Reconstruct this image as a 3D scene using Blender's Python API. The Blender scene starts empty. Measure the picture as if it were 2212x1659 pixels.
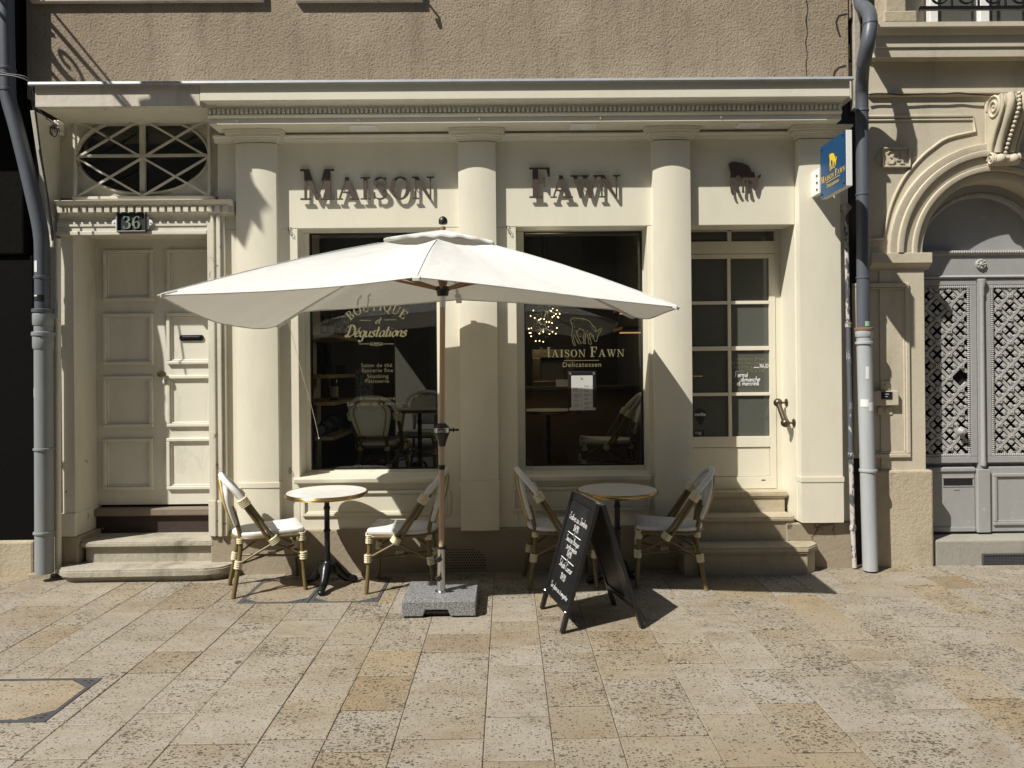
import bpy, bmesh, math, random
from mathutils import Vector, Matrix
from mathutils.geometry import tessellate_polygon
R = random.Random(7)
pi = math.pi
scn = bpy.context.scene
COL = scn.collection
V3 = Vector

# ------------------------------------------------------------ camera
H = 1.65
YAW, ROLL, FPX = 0.0067, -0.0095, 1534.3
cd = bpy.data.cameras.new('camera')
cam = bpy.data.objects.new('camera', cd)
COL.objects.link(cam)
RM = (Matrix.Rotation(-YAW, 3, 'Z') @ Matrix.Rotation(pi/2, 3, 'X') @ Matrix.Rotation(ROLL, 3, 'Z'))
cam.matrix_world = Matrix.Translation((0, 0, H)) @ RM.to_4x4()
cd.sensor_fit = 'HORIZONTAL'
cd.sensor_width = 36.0
cd.lens = FPX/2212*36
cd.shift_y = -30.2/2212
cd.clip_start, cd.clip_end = 0.05, 400
scn.camera = cam

# ------------------------------------------------------------ light
SUN = V3((0.70, 0.55, -1.0)).normalized()
sl = bpy.data.lights.new('sun', 'SUN')
sl.energy = 5.0
sl.angle = math.radians(0.55)
sl.color = (1.0, 0.965, 0.895)
so = bpy.data.objects.new('sun', sl)
so.rotation_euler = SUN.to_track_quat('-Z', 'Y').to_euler()
so.location = (-6, -5, 12)
COL.objects.link(so)
w = bpy.data.worlds.new('World')
scn.world = w
w.use_nodes = True
wn = w.node_tree
sky = wn.nodes.new('ShaderNodeTexSky')
sky.sky_type = 'NISHITA'
sky.sun_disc = False
sky.sun_elevation = math.asin(-SUN.z)
sky.sun_rotation = math.atan2(-SUN.x, -SUN.y) % (2*pi)
bg = wn.nodes['Background']
bg.inputs['Strength'].default_value = 0.06
wn.links.new(sky.outputs[0], bg.inputs['Color'])
scn.view_settings.view_transform = 'Standard'
scn.view_settings.look = 'None'
scn.view_settings.gamma = 1
scn.view_settings.use_curve_mapping = False
scn.view_settings.exposure = 0.36
scn.cycles.max_bounces = 8
scn.cycles.diffuse_bounces = 3
scn.cycles.transparent_max_bounces = 12
scn.cycles.use_denoising = True
scn.cycles.sample_clamp_indirect = 6

# ------------------------------------------------------------ helpers
def at(u, v, Y):
    """world point on the depth plane y = Y seen at picture point (u, v)"""
    d = RM @ V3(((u-1106)/FPX, -(v-799.3)/FPX, -1))
    t = Y/d.y
    return V3((d.x*t, Y, H+d.z*t))
def gnd(u, v, z=0.0):
    d = RM @ V3(((u-1106)/FPX, -(v-799.3)/FPX, -1))
    t = (z-H)/d.z
    return V3((d.x*t, d.y*t, z))
def X(u, Y, v=800): return at(u, v, Y).x
def Z(v, Y, u=1096): return at(u, v, Y).z

class MB:
    def __init__(s): s.v = []; s.f = []
    def add(s, vs, fs):
        n = len(s.v)
        s.v += [V3(p) for p in vs]
        s.f += [[i+n for i in f] for f in fs]
        return s
    def box(s, x0, x1, y0, y1, z0, z1):
        vs = [(x, y, z) for z in (z0, z1) for y in (y0, y1) for x in (x0, x1)]
        return s.add(vs, [(0,2,3,1),(4,5,7,6),(0,1,5,4),(2,6,7,3),(0,4,6,2),(1,3,7,5)])
    def obox(s, c, a, b, d):
        """box from centre and three half-axis vectors"""
        c, a, b, d = V3(c), V3(a), V3(b), V3(d)
        vs = [c+i*a+j*b+k*d for k in (-1,1) for j in (-1,1) for i in (-1,1)]
        if a.cross(b).dot(d) < 0:
            return s.add(vs, [(1,3,2,0),(6,7,5,4),(4,5,1,0),(3,7,6,2),(2,6,4,0),(5,7,3,1)])
        return s.add(vs, [(0,2,3,1),(4,5,7,6),(0,1,5,4),(2,6,7,3),(0,4,6,2),(1,3,7,5)])
    def ext(s, poly, fn, d0, d1):
        """extrude 2-D polygon; fn(a, b, depth) -> 3-D"""
        n = len(poly)
        tri = tessellate_polygon([[V3((p[0], p[1], 0)) for p in poly]])
        vs = [fn(p[0], p[1], d0) for p in poly]+[fn(p[0], p[1], d1) for p in poly]
        fs = [tuple(t) for t in tri]+[tuple(i+n for i in reversed(t)) for t in tri]
        fs += [(i, (i+1) % n, (i+1) % n+n, i+n) for i in range(n)]
        return s.add(vs, fs)
    def profx(s, prof, x0, x1):
        """profile [(y,z)] extruded along x"""
        return s.ext(prof, lambda a, b, d: (d, a, b), x0, x1)
    def planz(s, poly, z0, z1):
        return s.ext(poly, lambda a, b, d: (a, b, d), z0, z1)
    def face(s, poly, y0, y1):
        return s.ext(poly, lambda a, b, d: (a, d, b), y0, y1)
    def tube(s, pts, r, n=10, cap=True):
        pts = [V3(p) for p in pts]
        m = len(pts)
        rs = r if isinstance(r, (list, tuple)) else [r]*m
        T = []
        for i in range(m):
            t = (pts[min(i+1, m-1)]-pts[max(i-1, 0)])
            T.append(t.normalized() if t.length > 1e-9 else V3((0,0,1)))
        up = V3((0,0,1)) if abs(T[0].z) < .9 else V3((0,1,0))
        a = T[0].cross(up).normalized()
        vs = []
        for i in range(m):
            a = (a-T[i]*a.dot(T[i])).normalized()
            b = T[i].cross(a)
            for k in range(n):
                q = 2*pi*k/n
                vs.append(pts[i]+(a*math.cos(q)+b*math.sin(q))*rs[i])
        fs = [(i*n+k, i*n+(k+1) % n, (i+1)*n+(k+1) % n, (i+1)*n+k) for i in range(m-1) for k in range(n)]
        if cap: fs += [tuple(reversed(range(n))), tuple((m-1)*n+k for k in range(n))]
        return s.add(vs, fs)
    def lathe(s, prof, c, n=24, axis='z'):
        c = V3(c); m = len(prof); vs = []
        for r, h in prof:
            for k in range(n):
                q = 2*pi*k/n
                p = (r*math.cos(q), r*math.sin(q), h)
                if axis == 'y': p = (p[0], -p[2], p[1])
                if axis == 'x': p = (p[2], p[0], p[1])
                if axis == '-x': p = (-p[2], -p[0], p[1])
                vs.append(c+V3(p))
        fs = [(i*n+k, i*n+(k+1) % n, (i+1)*n+(k+1) % n, (i+1)*n+k) for i in range(m-1) for k in range(n)]
        fs += [tuple(reversed(range(n))), tuple((m-1)*n+k for k in range(n))]
        return s.add(vs, fs)
    def ball(s, c, r, n=10, sq=(1,1,1)):
        m = n//2+1
        vs = []; c = V3(c)
        for i in range(m+1):
            t = pi*i/m
            for k in range(n):
                q = 2*pi*k/n
                vs.append(c+V3((r*sq[0]*math.sin(t)*math.cos(q), r*sq[1]*math.sin(t)*math.sin(q), r*sq[2]*math.cos(t))))
        fs = [(i*n+k, (i+1)*n+k, (i+1)*n+(k+1) % n, i*n+(k+1) % n) for i in range(m) for k in range(n)]
        return s.add(vs, fs)
    def arc(s, cx, cz, prof, a0, a1, n=28):
        """sweep closed profile [(radius, y)] about (cx, cz) in the xz plane"""
        m = len(prof); vs = []
        for i in range(n+1):
            q = a0+(a1-a0)*i/n
            for r, y in prof: vs.append((cx+r*math.cos(q), y, cz+r*math.sin(q)))
        fs = [(i*m+k, i*m+(k+1) % m, (i+1)*m+(k+1) % m, (i+1)*m+k) for i in range(n) for k in range(m)]
        fs += [tuple(range(m)), tuple(n*m+k for k in reversed(range(m)))]
        return s.add(vs, fs)
    def grid(s, P, th=0.0):
        """surface from a 2-D list of points, optional thickness along normals (two-sided)"""
        a = len(P); b = len(P[0])
        P = [[V3(p) for p in r] for r in P]
        vs = [p for r in P for p in r]
        fs = [(i*b+j, i*b+j+1, (i+1)*b+j+1, (i+1)*b+j) for i in range(a-1) for j in range(b-1)]
        if not th: return s.add(vs, fs)
        N = []
        for i in range(a):
            for j in range(b):
                d1 = P[min(i+1,a-1)][j]-P[max(i-1,0)][j]; d2 = P[i][min(j+1,b-1)]-P[i][max(j-1,0)]
                nn = d2.cross(d1)
                N.append(nn.normalized() if nn.length > 1e-9 else V3((0,0,1)))
        k = a*b
        vs += [vs[i]-N[i]*th for i in range(k)]
        fs += [tuple(x+k for x in reversed(f)) for f in list(fs)]
        ring = [j for j in range(b)]+[i*b+b-1 for i in range(1,a)]+[(a-1)*b+j for j in range(b-2,-1,-1)]+[i*b for i in range(a-2,0,-1)]
        fs += [(ring[(i+1) % len(ring)], ring[i], ring[i]+k, ring[(i+1) % len(ring)]+k) for i in range(len(ring))]
        return s.add(vs, fs)

ROOT = {}
def link(o, parent=None):
    COL.objects.link(o)
    if parent is not None: o.parent = parent
    return o
def tag(o, label=None, cat=None, group=None, kind=None):
    if label: o['label'] = label
    if cat: o['category'] = cat
    if group: o['group'] = group
    if kind: o['kind'] = kind
    return o
def thing(name, label, cat, loc=(0,0,0), group=None):
    o = bpy.data.objects.new(name, None)
    o.location = loc; o.empty_display_size = .1
    link(o); tag(o, label, cat, group)
    ROOT[o] = V3(loc)
    return o
def part(name, mb, mat, parent=None, smooth=None, bevel=0, local=False, label=None, kind=None):
    """one mesh object; vertices given in world space unless local"""
    me = bpy.data.meshes.new(name)
    off = V3((0,0,0)) if (local or parent is None) else ROOT[parent]
    me.from_pydata([v-off for v in mb.v], [], mb.f)
    bm = bmesh.new(); bm.from_mesh(me)
    bmesh.ops.recalc_face_normals(bm, faces=bm.faces)
    bm.to_mesh(me); bm.free()
    me.materials.append(mat)
    if smooth is not None:
        me.polygons.foreach_set('use_smooth', [True]*len(me.polygons))
        me.set_sharp_from_angle(angle=math.radians(smooth))
    o = bpy.data.objects.new(name, me)
    link(o, parent)
    ROOT[o] = off
    if bevel:
        b = o.modifiers.new('bevel', 'BEVEL'); b.width = bevel; b.segments = 2
        b.limit_method = 'ANGLE'; b.angle_limit = math.radians(50)
    if label: o['label'] = label
    if kind: o['kind'] = kind
    return o
def copy_tree(o, parent=None):
    c = o.copy(); COL.objects.link(c)
    if parent is not None: c.parent = parent
    for ch in list(o.children): copy_tree(ch, c)
    return c

# ------------------------------------------------------------ materials
class NT:
    def __init__(s, name):
        s.m = bpy.data.materials.new(name); s.m.use_nodes = True
        s.t = s.m.node_tree; s.b = s.t.nodes['Principled BSDF']; s.out = s.t.nodes['Material Output']
        s.tc = s.n('ShaderNodeTexCoord')
        s.co = s.tc.outputs['Object']
    def n(s, k, **kw):
        x = s.t.nodes.new(k)
        for a, b in kw.items(): setattr(x, a, b)
        return x
    def l(s, a, b): s.t.links.new(a, b)
    def set(s, sock, v):
        if isinstance(v, (int, float)): sock.default_value = v
        elif isinstance(v, (tuple, list)): sock.default_value = tuple(v)+((1,) if len(v) == 3 and len(sock.default_value) == 4 else ())
        else: s.l(v, sock)
    def noise(s, scale, detail=4, rough=.55, co=None, out=0, dist=0):
        x = s.n('ShaderNodeTexNoise'); x.inputs['Scale'].default_value = scale; x.inputs['Detail'].default_value = detail
        x.inputs['Roughness'].default_value = rough; x.inputs['Distortion'].default_value = dist
        s.l(co if co is not None else s.co, x.inputs['Vector']); return x.outputs[out]
    def voro(s, scale, co=None, feature='F1', out='Distance', rnd=1):
        x = s.n('ShaderNodeTexVoronoi', feature=feature); x.inputs['Scale'].default_value = scale
        x.inputs['Randomness'].default_value = rnd
        s.l(co if co is not None else s.co, x.inputs['Vector']); return x.outputs[out]
    def scale(s, sx, sy, sz, co=None):
        x = s.n('ShaderNodeMapping'); x.inputs['Scale'].default_value = (sx, sy, sz)
        s.l(co if co is not None else s.co, x.inputs['Vector']); return x.outputs[0]
    def ramp(s, f, *st):
        x = s.n('ShaderNodeValToRGB'); e = x.color_ramp.elements
        while len(e) < len(st): e.new(.5)
        for i, (p, c) in enumerate(st):
            e[i].position = p
            c = (c, c, c) if isinstance(c, (int, float)) else c
            e[i].color = tuple(c)+(1,)
        s.l(f, x.inputs[0]); return x.outputs[0]
    def mix(s, f, a, b, mode='MIX'):
        x = s.n('ShaderNodeMixRGB', blend_type=mode)
        s.set(x.inputs[0], f); s.set(x.inputs[1], a); s.set(x.inputs[2], b); return x.outputs[0]
    def math(s, op, a, b=0.0):
        x = s.n('ShaderNodeMath', operation=op); s.set(x.inputs[0], a); s.set(x.inputs[1], b); return x.outputs[0]
    def bump(s, h, strength=.5, dist=.01, prev=None):
        x = s.n('ShaderNodeBump'); x.inputs['Strength'].default_value = strength; x.inputs['Distance'].default_value = dist
        s.l(h, x.inputs['Height'])
        if prev is not None: s.l(prev, x.inputs['Normal'])
        s.l(x.outputs[0], s.b.inputs['Normal']); return x.outputs[0]
    def base(s, c, rough=.5, metal=0, spec=None):
        s.set(s.b.inputs['Base Color'], c); s.set(s.b.inputs['Roughness'], rough); s.b.inputs['Metallic'].default_value = metal
        if spec is not None: s.b.inputs['Specular IOR Level'].default_value = spec
        return s

def sc(c, k): return tuple(min(1, x*k) for x in c)
def paint(name, c, rough=.5, var=.06, grime=.0, bump=.15, bscale=35, crack=0, chip=None, spec=.4):
    m = NT(name)
    a = m.mix(m.noise(2.2, 5), sc(c, 1-var), sc(c, 1+var))
    if grime:
        g = m.ramp(m.noise(3.1, 8, .7, co=m.scale(1.6, 1.6, .45)), (.48, 0.), (.75, 1.))
        a = m.mix(m.math('MULTIPLY', g, grime), a, sc((c[0]*.9, c[1]*.84, c[2]*.74), .5))
    if chip is not None:
        g = m.ramp(m.noise(9, 8, .68), (.655, 0.), (.675, 1.))
        a = m.mix(g, a, chip)
    m.base(a, rough, spec=spec)
    h = m.noise(bscale, 6, .6)
    if crack:
        d = m.noise(3, 4, .6, out=1)
        vv = m.mix(.10, m.scale(1.5, 1, .10), d, 'ADD')
        cr = m.ramp(m.voro(1.5, vv, 'DISTANCE_TO_EDGE'), (0., 1.), (.008, 0.))
        m.set(m.b.inputs['Base Color'], m.mix(m.math('MULTIPLY', cr, crack), a, sc(c, .25)))
    m.bump(h, bump, .006)
    return m.m
def plain(name, c, rough=.5, metal=0, spec=None, var=.08, bump=0, bs=60):
    m = NT(name)
    m.base(m.mix(m.noise(6, 5), sc(c, 1-var), sc(c, 1+var)), rough, metal, spec)
    if bump: m.bump(m.noise(bs, 5), bump, .004)
    return m.m
def emit(name, c, k):
    m = NT(name); m.base(c, .5)
    m.set(m.b.inputs['Emission Color'], c); m.b.inputs['Emission Strength'].default_value = k
    return m.m
M = {}
CREAM = (.68, .64, .515)
M['cream'] = paint('cream_paint', CREAM, .42, .045, .14, .10)
M['cream_old'] = paint('aged_cream_paint', (.62, .585, .48), .5, .07, .35, .3, 25, chip=(.30, .25, .19))
M['cream_door'] = paint('door_cream_paint', (.66, .63, .535), .45, .05, .22, .2, 25, crack=.12)
M['fascia_old'] = paint('weathered_fascia_paint', (.56, .51, .42), .6, .12, .6, .5, 18, chip=(.16, .12, .09))
def render_wall():
    m = NT('rough_render')
    a = m.mix(m.noise(1.3, 6, .65), (.25, .20, .14), (.36, .295, .215))
    g = m.ramp(m.noise(2.0, 7, .7, co=m.scale(2.5, 1, .35)), (.5, 0.), (.8, 1.))
    a = m.mix(m.math('MULTIPLY', g, .75), a, (.135, .105, .076))
    a = m.mix(m.ramp(m.noise(.7, 4, .6), (.50, 0.), (.60, .5)), a, (.41, .34, .255))
    n1 = m.noise(52, 3, .6, dist=.15)
    a = m.mix(m.ramp(n1, (.30, .6), (.45, 0.)), a, (.07, .054, .037))
    m.base(a, .92, spec=.1)
    m.bump(n1, .8, .012, m.bump(m.noise(14, 4), .35, .015))
    return m.m
M['render'] = render_wall()
def plinthmat():
    m = NT('cement_plinth')
    a = m.mix(m.noise(2.3, 7, .65), (.25, .208, .15), (.375, .315, .232))
    g = m.ramp(m.noise(11, 8, .7), (.66, 0.), (.70, 1.))
    a = m.mix(m.math('MULTIPLY', g, .6), a, (.48, .42, .33))
    d = m.noise(2.5, 5, .6, out=1)
    vv = m.mix(.25, m.co, d, 'ADD')
    cr = m.ramp(m.voro(1.7, vv, 'DISTANCE_TO_EDGE'), (0., 1.), (.010, 0.))
    msk = m.ramp(m.noise(.8, 2), (.5, 0.), (.55, 1.))
    a = m.mix(m.math('MULTIPLY', cr, msk), a, (.06, .045, .03))
    m.base(a, .85, spec=.15); m.bump(m.noise(32, 7, .7), .5, .012)
    return m.m
M['plinth'] = plinthmat()
def stone(name, c1, c2, pit=.5, streak=.3, bscale=28, bump=.4):
    m = NT(name)
    a = m.mix(m.noise(1.9, 7, .65), c1, c2)
    g = m.ramp(m.noise(2.6, 8, .72, co=m.scale(1.5, 1.5, .4)), (.5, 0.), (.78, 1.))
    a = m.mix(m.math('MULTIPLY', g, streak), a, sc((c1[0], c1[1]*.92, c1[2]*.8), .45))
    p = m.ramp(m.noise(70, 4, .6), (.30, 1.), (.38, 0.))
    a = m.mix(m.math('MULTIPLY', p, pit), a, sc(c1, .35))
    m.base(a, .85, spec=.2); m.bump(m.noise(bscale, 7, .7), bump, .01)
    return m.m
M['stone'] = stone('limestone_facade', (.45, .40, .30), (.57, .515, .40), .2, .4, 22, .25)
M['stone_base'] = stone('pitted_limestone_block', (.36, .30, .205), (.50, .435, .32), .8, .7, 30, .8)
M['step'] = stone('worn_limestone_step', (.36, .305, .21), (.49, .425, .31), .5, .6, 20, .7)
M['step_old'] = stone('weathered_grey_step', (.26, .235, .185), (.50, .455, .365), .6, .95, 14, 1.0)
M['step_grey'] = stone('grey_stone_step', (.25, .235, .20), (.36, .34, .29), .4, .4, 26, .5)
M['oldstone'] = stone('flaking_old_plaster', (.16, .14, .11), (.50, .45, .38), .6, .6, 14, .9)
def travertine(name, k=1.0, tint=None):
    m = NT(name)
    oi = m.n('ShaderNodeObjectInfo'); rnd = oi.outputs['Random']
    ad = m.n('ShaderNodeVectorMath', operation='ADD'); m.l(m.co, ad.inputs[0])
    cmb = m.n('ShaderNodeCombineXYZ')
    m.l(m.math('MULTIPLY', rnd, 91.7), cmb.inputs[0]); m.l(m.math('MULTIPLY', rnd, 47.3), cmb.inputs[1])
    m.l(cmb.outputs[0], ad.inputs[1]); co = ad.outputs[0]
    wn = m.n('ShaderNodeTexWhiteNoise', noise_dimensions='1D'); m.l(rnd, wn.inputs['W'])
    r2 = wn.outputs['Value']
    tone = m.ramp(rnd, (0., (.355, .315, .245)), (.22, (.32, .27, .19)), (.3, (.375, .34, .275)), (.55, (.35, .318, .26)), (.68, (.38, .335, .26)), (.74, (.28, .22, .14)), (.83, (.36, .285, .175)), (.88, (.355, .33, .28)), (1., (.385, .35, .285)))
    if tint: tone = m.mix(.75, tone, tint)
    veil = m.noise(2.4, 7, .65, co=m.scale(1, 2.2, 1, co), dist=.8)
    a = m.mix(m.ramp(veil, (.40, 0.), (.68, .75)), tone, (.23, .175, .105))
    a = m.mix(m.ramp(m.noise(1.1, 3, .5, co=co), (.40, .45), (.62, 0.)), a, (.40, .38, .335))
    a = m.mix(m.ramp(m.noise(38, 5, .7, co=co), (.35, .35), (.65, 0.)), a, sc((.30, .26, .2), .8))
    # rounded open pits, more of them on some stones, plus fine worm-holes
    wob = m.mix(.012, m.scale(1, 1.55, 1, co), m.noise(60, 2, .5, co=co, out=1), 'ADD')
    dens = m.math('ADD', m.math('MULTIPLY', r2, .22), m.math('MULTIPLY', m.noise(2.6, 4, .6, co=co), .92))
    pit = None
    for sc_, k_, off in ((24, .58, 1.01), (50, .63, .91), (92, .68, .87)):
        vn = m.n('ShaderNodeTexVoronoi'); vn.inputs['Scale'].default_value = sc_; m.l(wob, vn.inputs['Vector'])
        sep = m.n('ShaderNodeSeparateColor'); m.l(vn.outputs['Color'], sep.inputs[0])
        size = m.math('MULTIPLY', m.math('SUBTRACT', m.math('ADD', sep.outputs[0], dens), off), k_)
        p_ = m.math('LESS_THAN', vn.outputs['Distance'], size)
        pit = p_ if pit is None else m.math('MAXIMUM', pit, p_)
    dirt = m.ramp(m.noise(.42, 5, .65), (.48, 0.), (.72, .2))
    a = m.mix(dirt, a, (.17, .15, .12))
    a = m.mix(m.math('MULTIPLY', pit, .80), a, (.055, .043, .030))
    # rough weathered patches with a little moss
    pm = m.ramp(m.noise(.75, 3, .5), (.66, 0.), (.71, 1.))
    pr = m.ramp(m.noise(34, 6, .75, dist=1.0), (.47, 0.), (.53, 1.))
    a = m.mix(m.math('MULTIPLY', m.math('MULTIPLY', pm, pr), .6), a, (.095, .092, .062))
    # chewing-gum / oil spots
    sp = m.ramp(m.voro(1.15), (.030, 1.), (.036, 0.))
    a = m.mix(m.math('MULTIPLY', sp, .8), a, (.05, .047, .045))
    a = m.mix(1.0, a, (.91*k, .885*k, .855*k), 'MULTIPLY')
    m.base(a, .72, spec=.25)
    m.bump(m.math('SUBTRACT', m.noise(45, 6, .7, co=co), m.math('MULTIPLY', pit, 1.2)), .55, .006)
    return m.m
M['trav'] = travertine('travertine_paver')
M['trav_gold'] = travertine('ochre_stone_infill', 1.0, (.40, .30, .175))
M['mortar'] = plain('mortar', (.19, .165, .125), .95, var=.3, bump=.5)
M['steel_frame'] = plain('worn_steel_frame', (.11, .11, .115), .55, .4, var=.35, bump=.3)
M['street'] = travertine('distant_paving')
def streaky(name, c, rough, chips, k=.68):
    m = NT(name)
    a = m.mix(m.noise(3, 6, .65, co=m.scale(3, 3, .5)), sc(c, .70), sc(c, 1.25))
    g = m.ramp(m.noise(16, 7, .7, co=m.scale(1, 1, .4)), (k, 0.), (k+.02, 1.))
    a = m.mix(g, a, chips)
    m.base(a, rough, spec=.4); m.bump(m.noise(30, 5), .12, .004); return m.m
M['zinc_dark'] = streaky('dark_zinc', (.085, .095, .11), .42, (.22, .23, .24), .74)
M['zinc'] = streaky('zinc_flashing', (.34, .35, .36), .45, (.5, .5, .5), .72)
M['pipe_grey'] = streaky('grey_painted_pipe', (.36, .375, .385), .42, (.52, .52, .5), .72)
M['pipe_left'] = streaky('weathered_grey_pipe', (.235, .25, .255), .5, (.42, .42, .40), .72)
M['pipe_flake'] = streaky('flaking_white_paint_on_pipe', (.50, .46, .42), .6, (.08, .08, .09), .50)
M['pipe_dark'] = streaky('peeling_dark_pipe', (.09, .095, .11), .6, (.45, .43, .40), .57)
M['black_board'] = paint('black_painted_boards', (.0045, .0043, .0042), .8, .2, .0, .6, 18, spec=.06)
M['timber'] = paint('charred_timber', (.007, .006, .005), .9, .4, 0, 1.0, 22, spec=.06)
M['kick'] = paint('weathered_threshold', (.045, .03, .024), .75, .3, .4, .6, 25, chip=(.25, .2, .16))
M['wood_grey'] = paint('worn_wood_sill', (.20, .16, .12), .75, .25, .3, .7, 25)
M['door_grey'] = paint('grey_door_paint', (.315, .312, .305), .5, .07, .25, .25, 26, chip=(.40, .40, .40))
M['iron_grey'] = paint('grey_cast_iron_paint', (.36, .35, .335), .6, .12, .45, .5, 40)
M['iron'] = plain('black_iron', (.012, .012, .013), .32, .2, .5, .3, .15)
M['blacksatin'] = plain('black_satin', (.013, .013, .014), .38, 0, .5, .2)
M['dark'] = plain('dark_void', (.006, .006, .006), .9)
M['gap'] = plain('dark_gap', (.02, .018, .016), .95)
M['letter'] = plain('dark_bronze_letter', (.082, .060, .047), .45, .25, .5, .08)
M['brass'] = plain('brass', (.40, .285, .115), .26, 1.0, var=.12)
M['bronze'] = plain('aged_brass', (.12, .095, .062), .38, .8, var=.2)
def marble():
    m = NT('white_marble')
    v = m.ramp(m.noise(5, 8, .6, dist=1.6), (.46, 0.), (.5, .7), (.54, 0.))
    m.base(m.mix(m.math('MULTIPLY', v, .45), (.72, .71, .68), (.42, .41, .39)), .28, spec=.5); return m.m
M['marble'] = marble()
def weave():
    m = NT('white_woven_fabric')
    wv = m.n('ShaderNodeTexWave'); wv.inputs['Scale'].default_value = 45; wv.inputs['Distortion'].default_value = .4; m.l(m.co, wv.inputs['Vector'])
    wz = m.n('ShaderNodeTexWave', bands_direction='Z'); wz.inputs['Scale'].default_value = 45; m.l(m.co, wz.inputs['Vector'])
    s = m.math('MULTIPLY', wv.outputs[1], wz.outputs[1])
    m.base(m.mix(s, (.62, .62, .60), (.76, .755, .73)), .75, spec=.2); m.bump(s, .3, .003); return m.m
M['weave'] = weave()
def bamboo():
    m = NT('bamboo_look_tube')
    n = m.noise(9, 5, .6)
    m.base(m.mix(n, (.105, .074, .026), (.185, .135, .052)), .38, spec=.5); return m.m
M['bamboo'] = bamboo()
M['rattan'] = plain('pale_rattan_binding', (.70, .63, .42), .5, 0, .4, .12, .5, 200)
M['cane'] = plain('yellow_cane_piping', (.52, .38, .15), .45, 0, .4, .15)
def canvas():
    m = NT('off_white_canvas')
    n = m.noise(2.5, 4)
    m.base(m.mix(n, (.62, .615, .585), (.69, .685, .65)), .85, spec=.1)
    wr = m.noise(3.2, 4, .55, co=m.scale(1, 1, 3), dist=.5)
    m.bump(wr, .45, .035, m.bump(m.noise(300, 2), .2, .002))
    tr = m.n('ShaderNodeBsdfTranslucent'); tr.inputs[0].default_value = (.80, .75, .64, 1)
    mx = m.n('ShaderNodeMixShader'); mx.inputs[0].default_value = .15
    m.l(m.b.outputs[0], mx.inputs[1]); m.l(tr.outputs[0], mx.inputs[2]); m.l(mx.outputs[0], m.out.inputs[0])
    return m.m
M['canvas'] = canvas()
def woodm(name, c1, c2, k=1):
    m = NT(name)
    n = m.noise(22*k, 5, .6, co=m.scale(3, 3, .25), dist=1.2)
    m.base(m.mix(n, c1, c2), .48, spec=.35); return m.m
M['pole'] = woodm('pale_wood_pole', (.42, .29, .185), (.56, .41, .28))
M['rib'] = woodm('brown_wood_rib', (.20, .11, .05), (.30, .175, .085))
M['shelf'] = woodm('light_wood_shelf', (.40, .30, .18), (.52, .41, .27))
M['counter'] = woodm('brown_wood_counter', (.13, .085, .045), (.19, .125, .07), .4)
M['steel'] = plain('brushed_steel', (.62, .61, .59), .28, 1.0, var=.05)
def granite():
    m = NT('speckled_granite')
    a = m.ramp(m.noise(95, 3, .7), (.34, .05), (.45, .16), (.56, .24), (.68, .46))
    m.base(a, .38, spec=.45); return m.m
M['granite'] = granite()
def chalkb():
    m = NT('chalkboard')
    n = m.ramp(m.noise(3.5, 6, .65), (.45, 0.), (.75, 1.))
    m.base(m.mix(m.math('MULTIPLY', n, .35), (.010, .010, .011), (.07, .075, .08)), .42, spec=.45); return m.m
M['chalkboard'] = chalkb()
M['chalk'] = plain('white_chalk_ink', (.78, .78, .76), .8)
M['frame_black'] = plain('black_painted_wood', (.010, .010, .010), .35, 0, .5, .3, .2)
M['blue'] = plain('blue_sign_enamel', (.010, .060, .145), .35, 0, .5, .05)
M['white'] = plain('white_paint', (.74, .73, .70), .45, var=.03)
M['yellow'] = plain('yellow_sign_ink', (.75, .50, .015), .5)
M['gold'] = plain('gold_window_vinyl', (.235, .215, .115), .5, .2, .5, .06)
M['gold_dim'] = plain('faint_gold_vinyl', (.12, .108, .058), .5)
M['plate_green'] = plain('dark_green_enamel', (.028, .033, .025), .4, 0, .5, .3)
M['num_green'] = plain('verdigris_number', (.19, .235, .205), .55, 0, .3, .2)
M['paper'] = plain('paper', (.50, .495, .47), .8, var=.03)
M['ink'] = plain('grey_ink', (.18, .18, .17), .8)
M['blue_tin'] = plain('blue_tin', (.012, .05, .17), .35, .2)
M['black_box'] = plain('black_box', (.012, .012, .014), .5)
M['bottle'] = plain('dark_brown_bottle', (.02, .012, .008), .15, 0, .6)
M['room_white'] = plain('interior_white_wall', (.72, .71, .66), .8, var=.04)
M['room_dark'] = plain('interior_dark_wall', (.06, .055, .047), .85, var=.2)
M['room_floor'] = plain('interior_floor', (.20, .175, .145), .6, var=.2)
M['room_grey'] = plain('interior_grey_wall', (.11, .112, .10), .8, var=.05)
M['print'] = None
def printm():
    m = NT('colourful_printed_cover')
    a = m.ramp(m.noise(28, 3, .6), (.35, (.05, .12, .3)), (.45, (.4, .42, .45)), (.55, (.08, .09, .1)), (.65, (.45, .1, .06)))
    m.base(a, .5); return m.m
M['print'] = printm()
def glass(name, tint=.80, ior=1.5):
    m = NT(name)
    fr = m.n('ShaderNodeFresnel'); fr.inputs[0].default_value = ior
    tr = m.n('ShaderNodeBsdfTransparent'); tr.inputs[0].default_value = (tint, tint*1.01, tint*.97, 1)
    gl = m.n('ShaderNodeBsdfGlossy'); gl.inputs['Roughness'].default_value = 0.0; gl.inputs[0].default_value = (.95, .97, 1, 1)
    mx = m.n('ShaderNodeMixShader')
    m.l(fr.outputs[0], mx.inputs[0]); m.l(tr.outputs[0], mx.inputs[1]); m.l(gl.outputs[0], mx.inputs[2]); m.l(mx.outputs[0], m.out.inputs[0])
    return m.m
M['glass'] = glass('shop_glass', .93)
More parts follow.
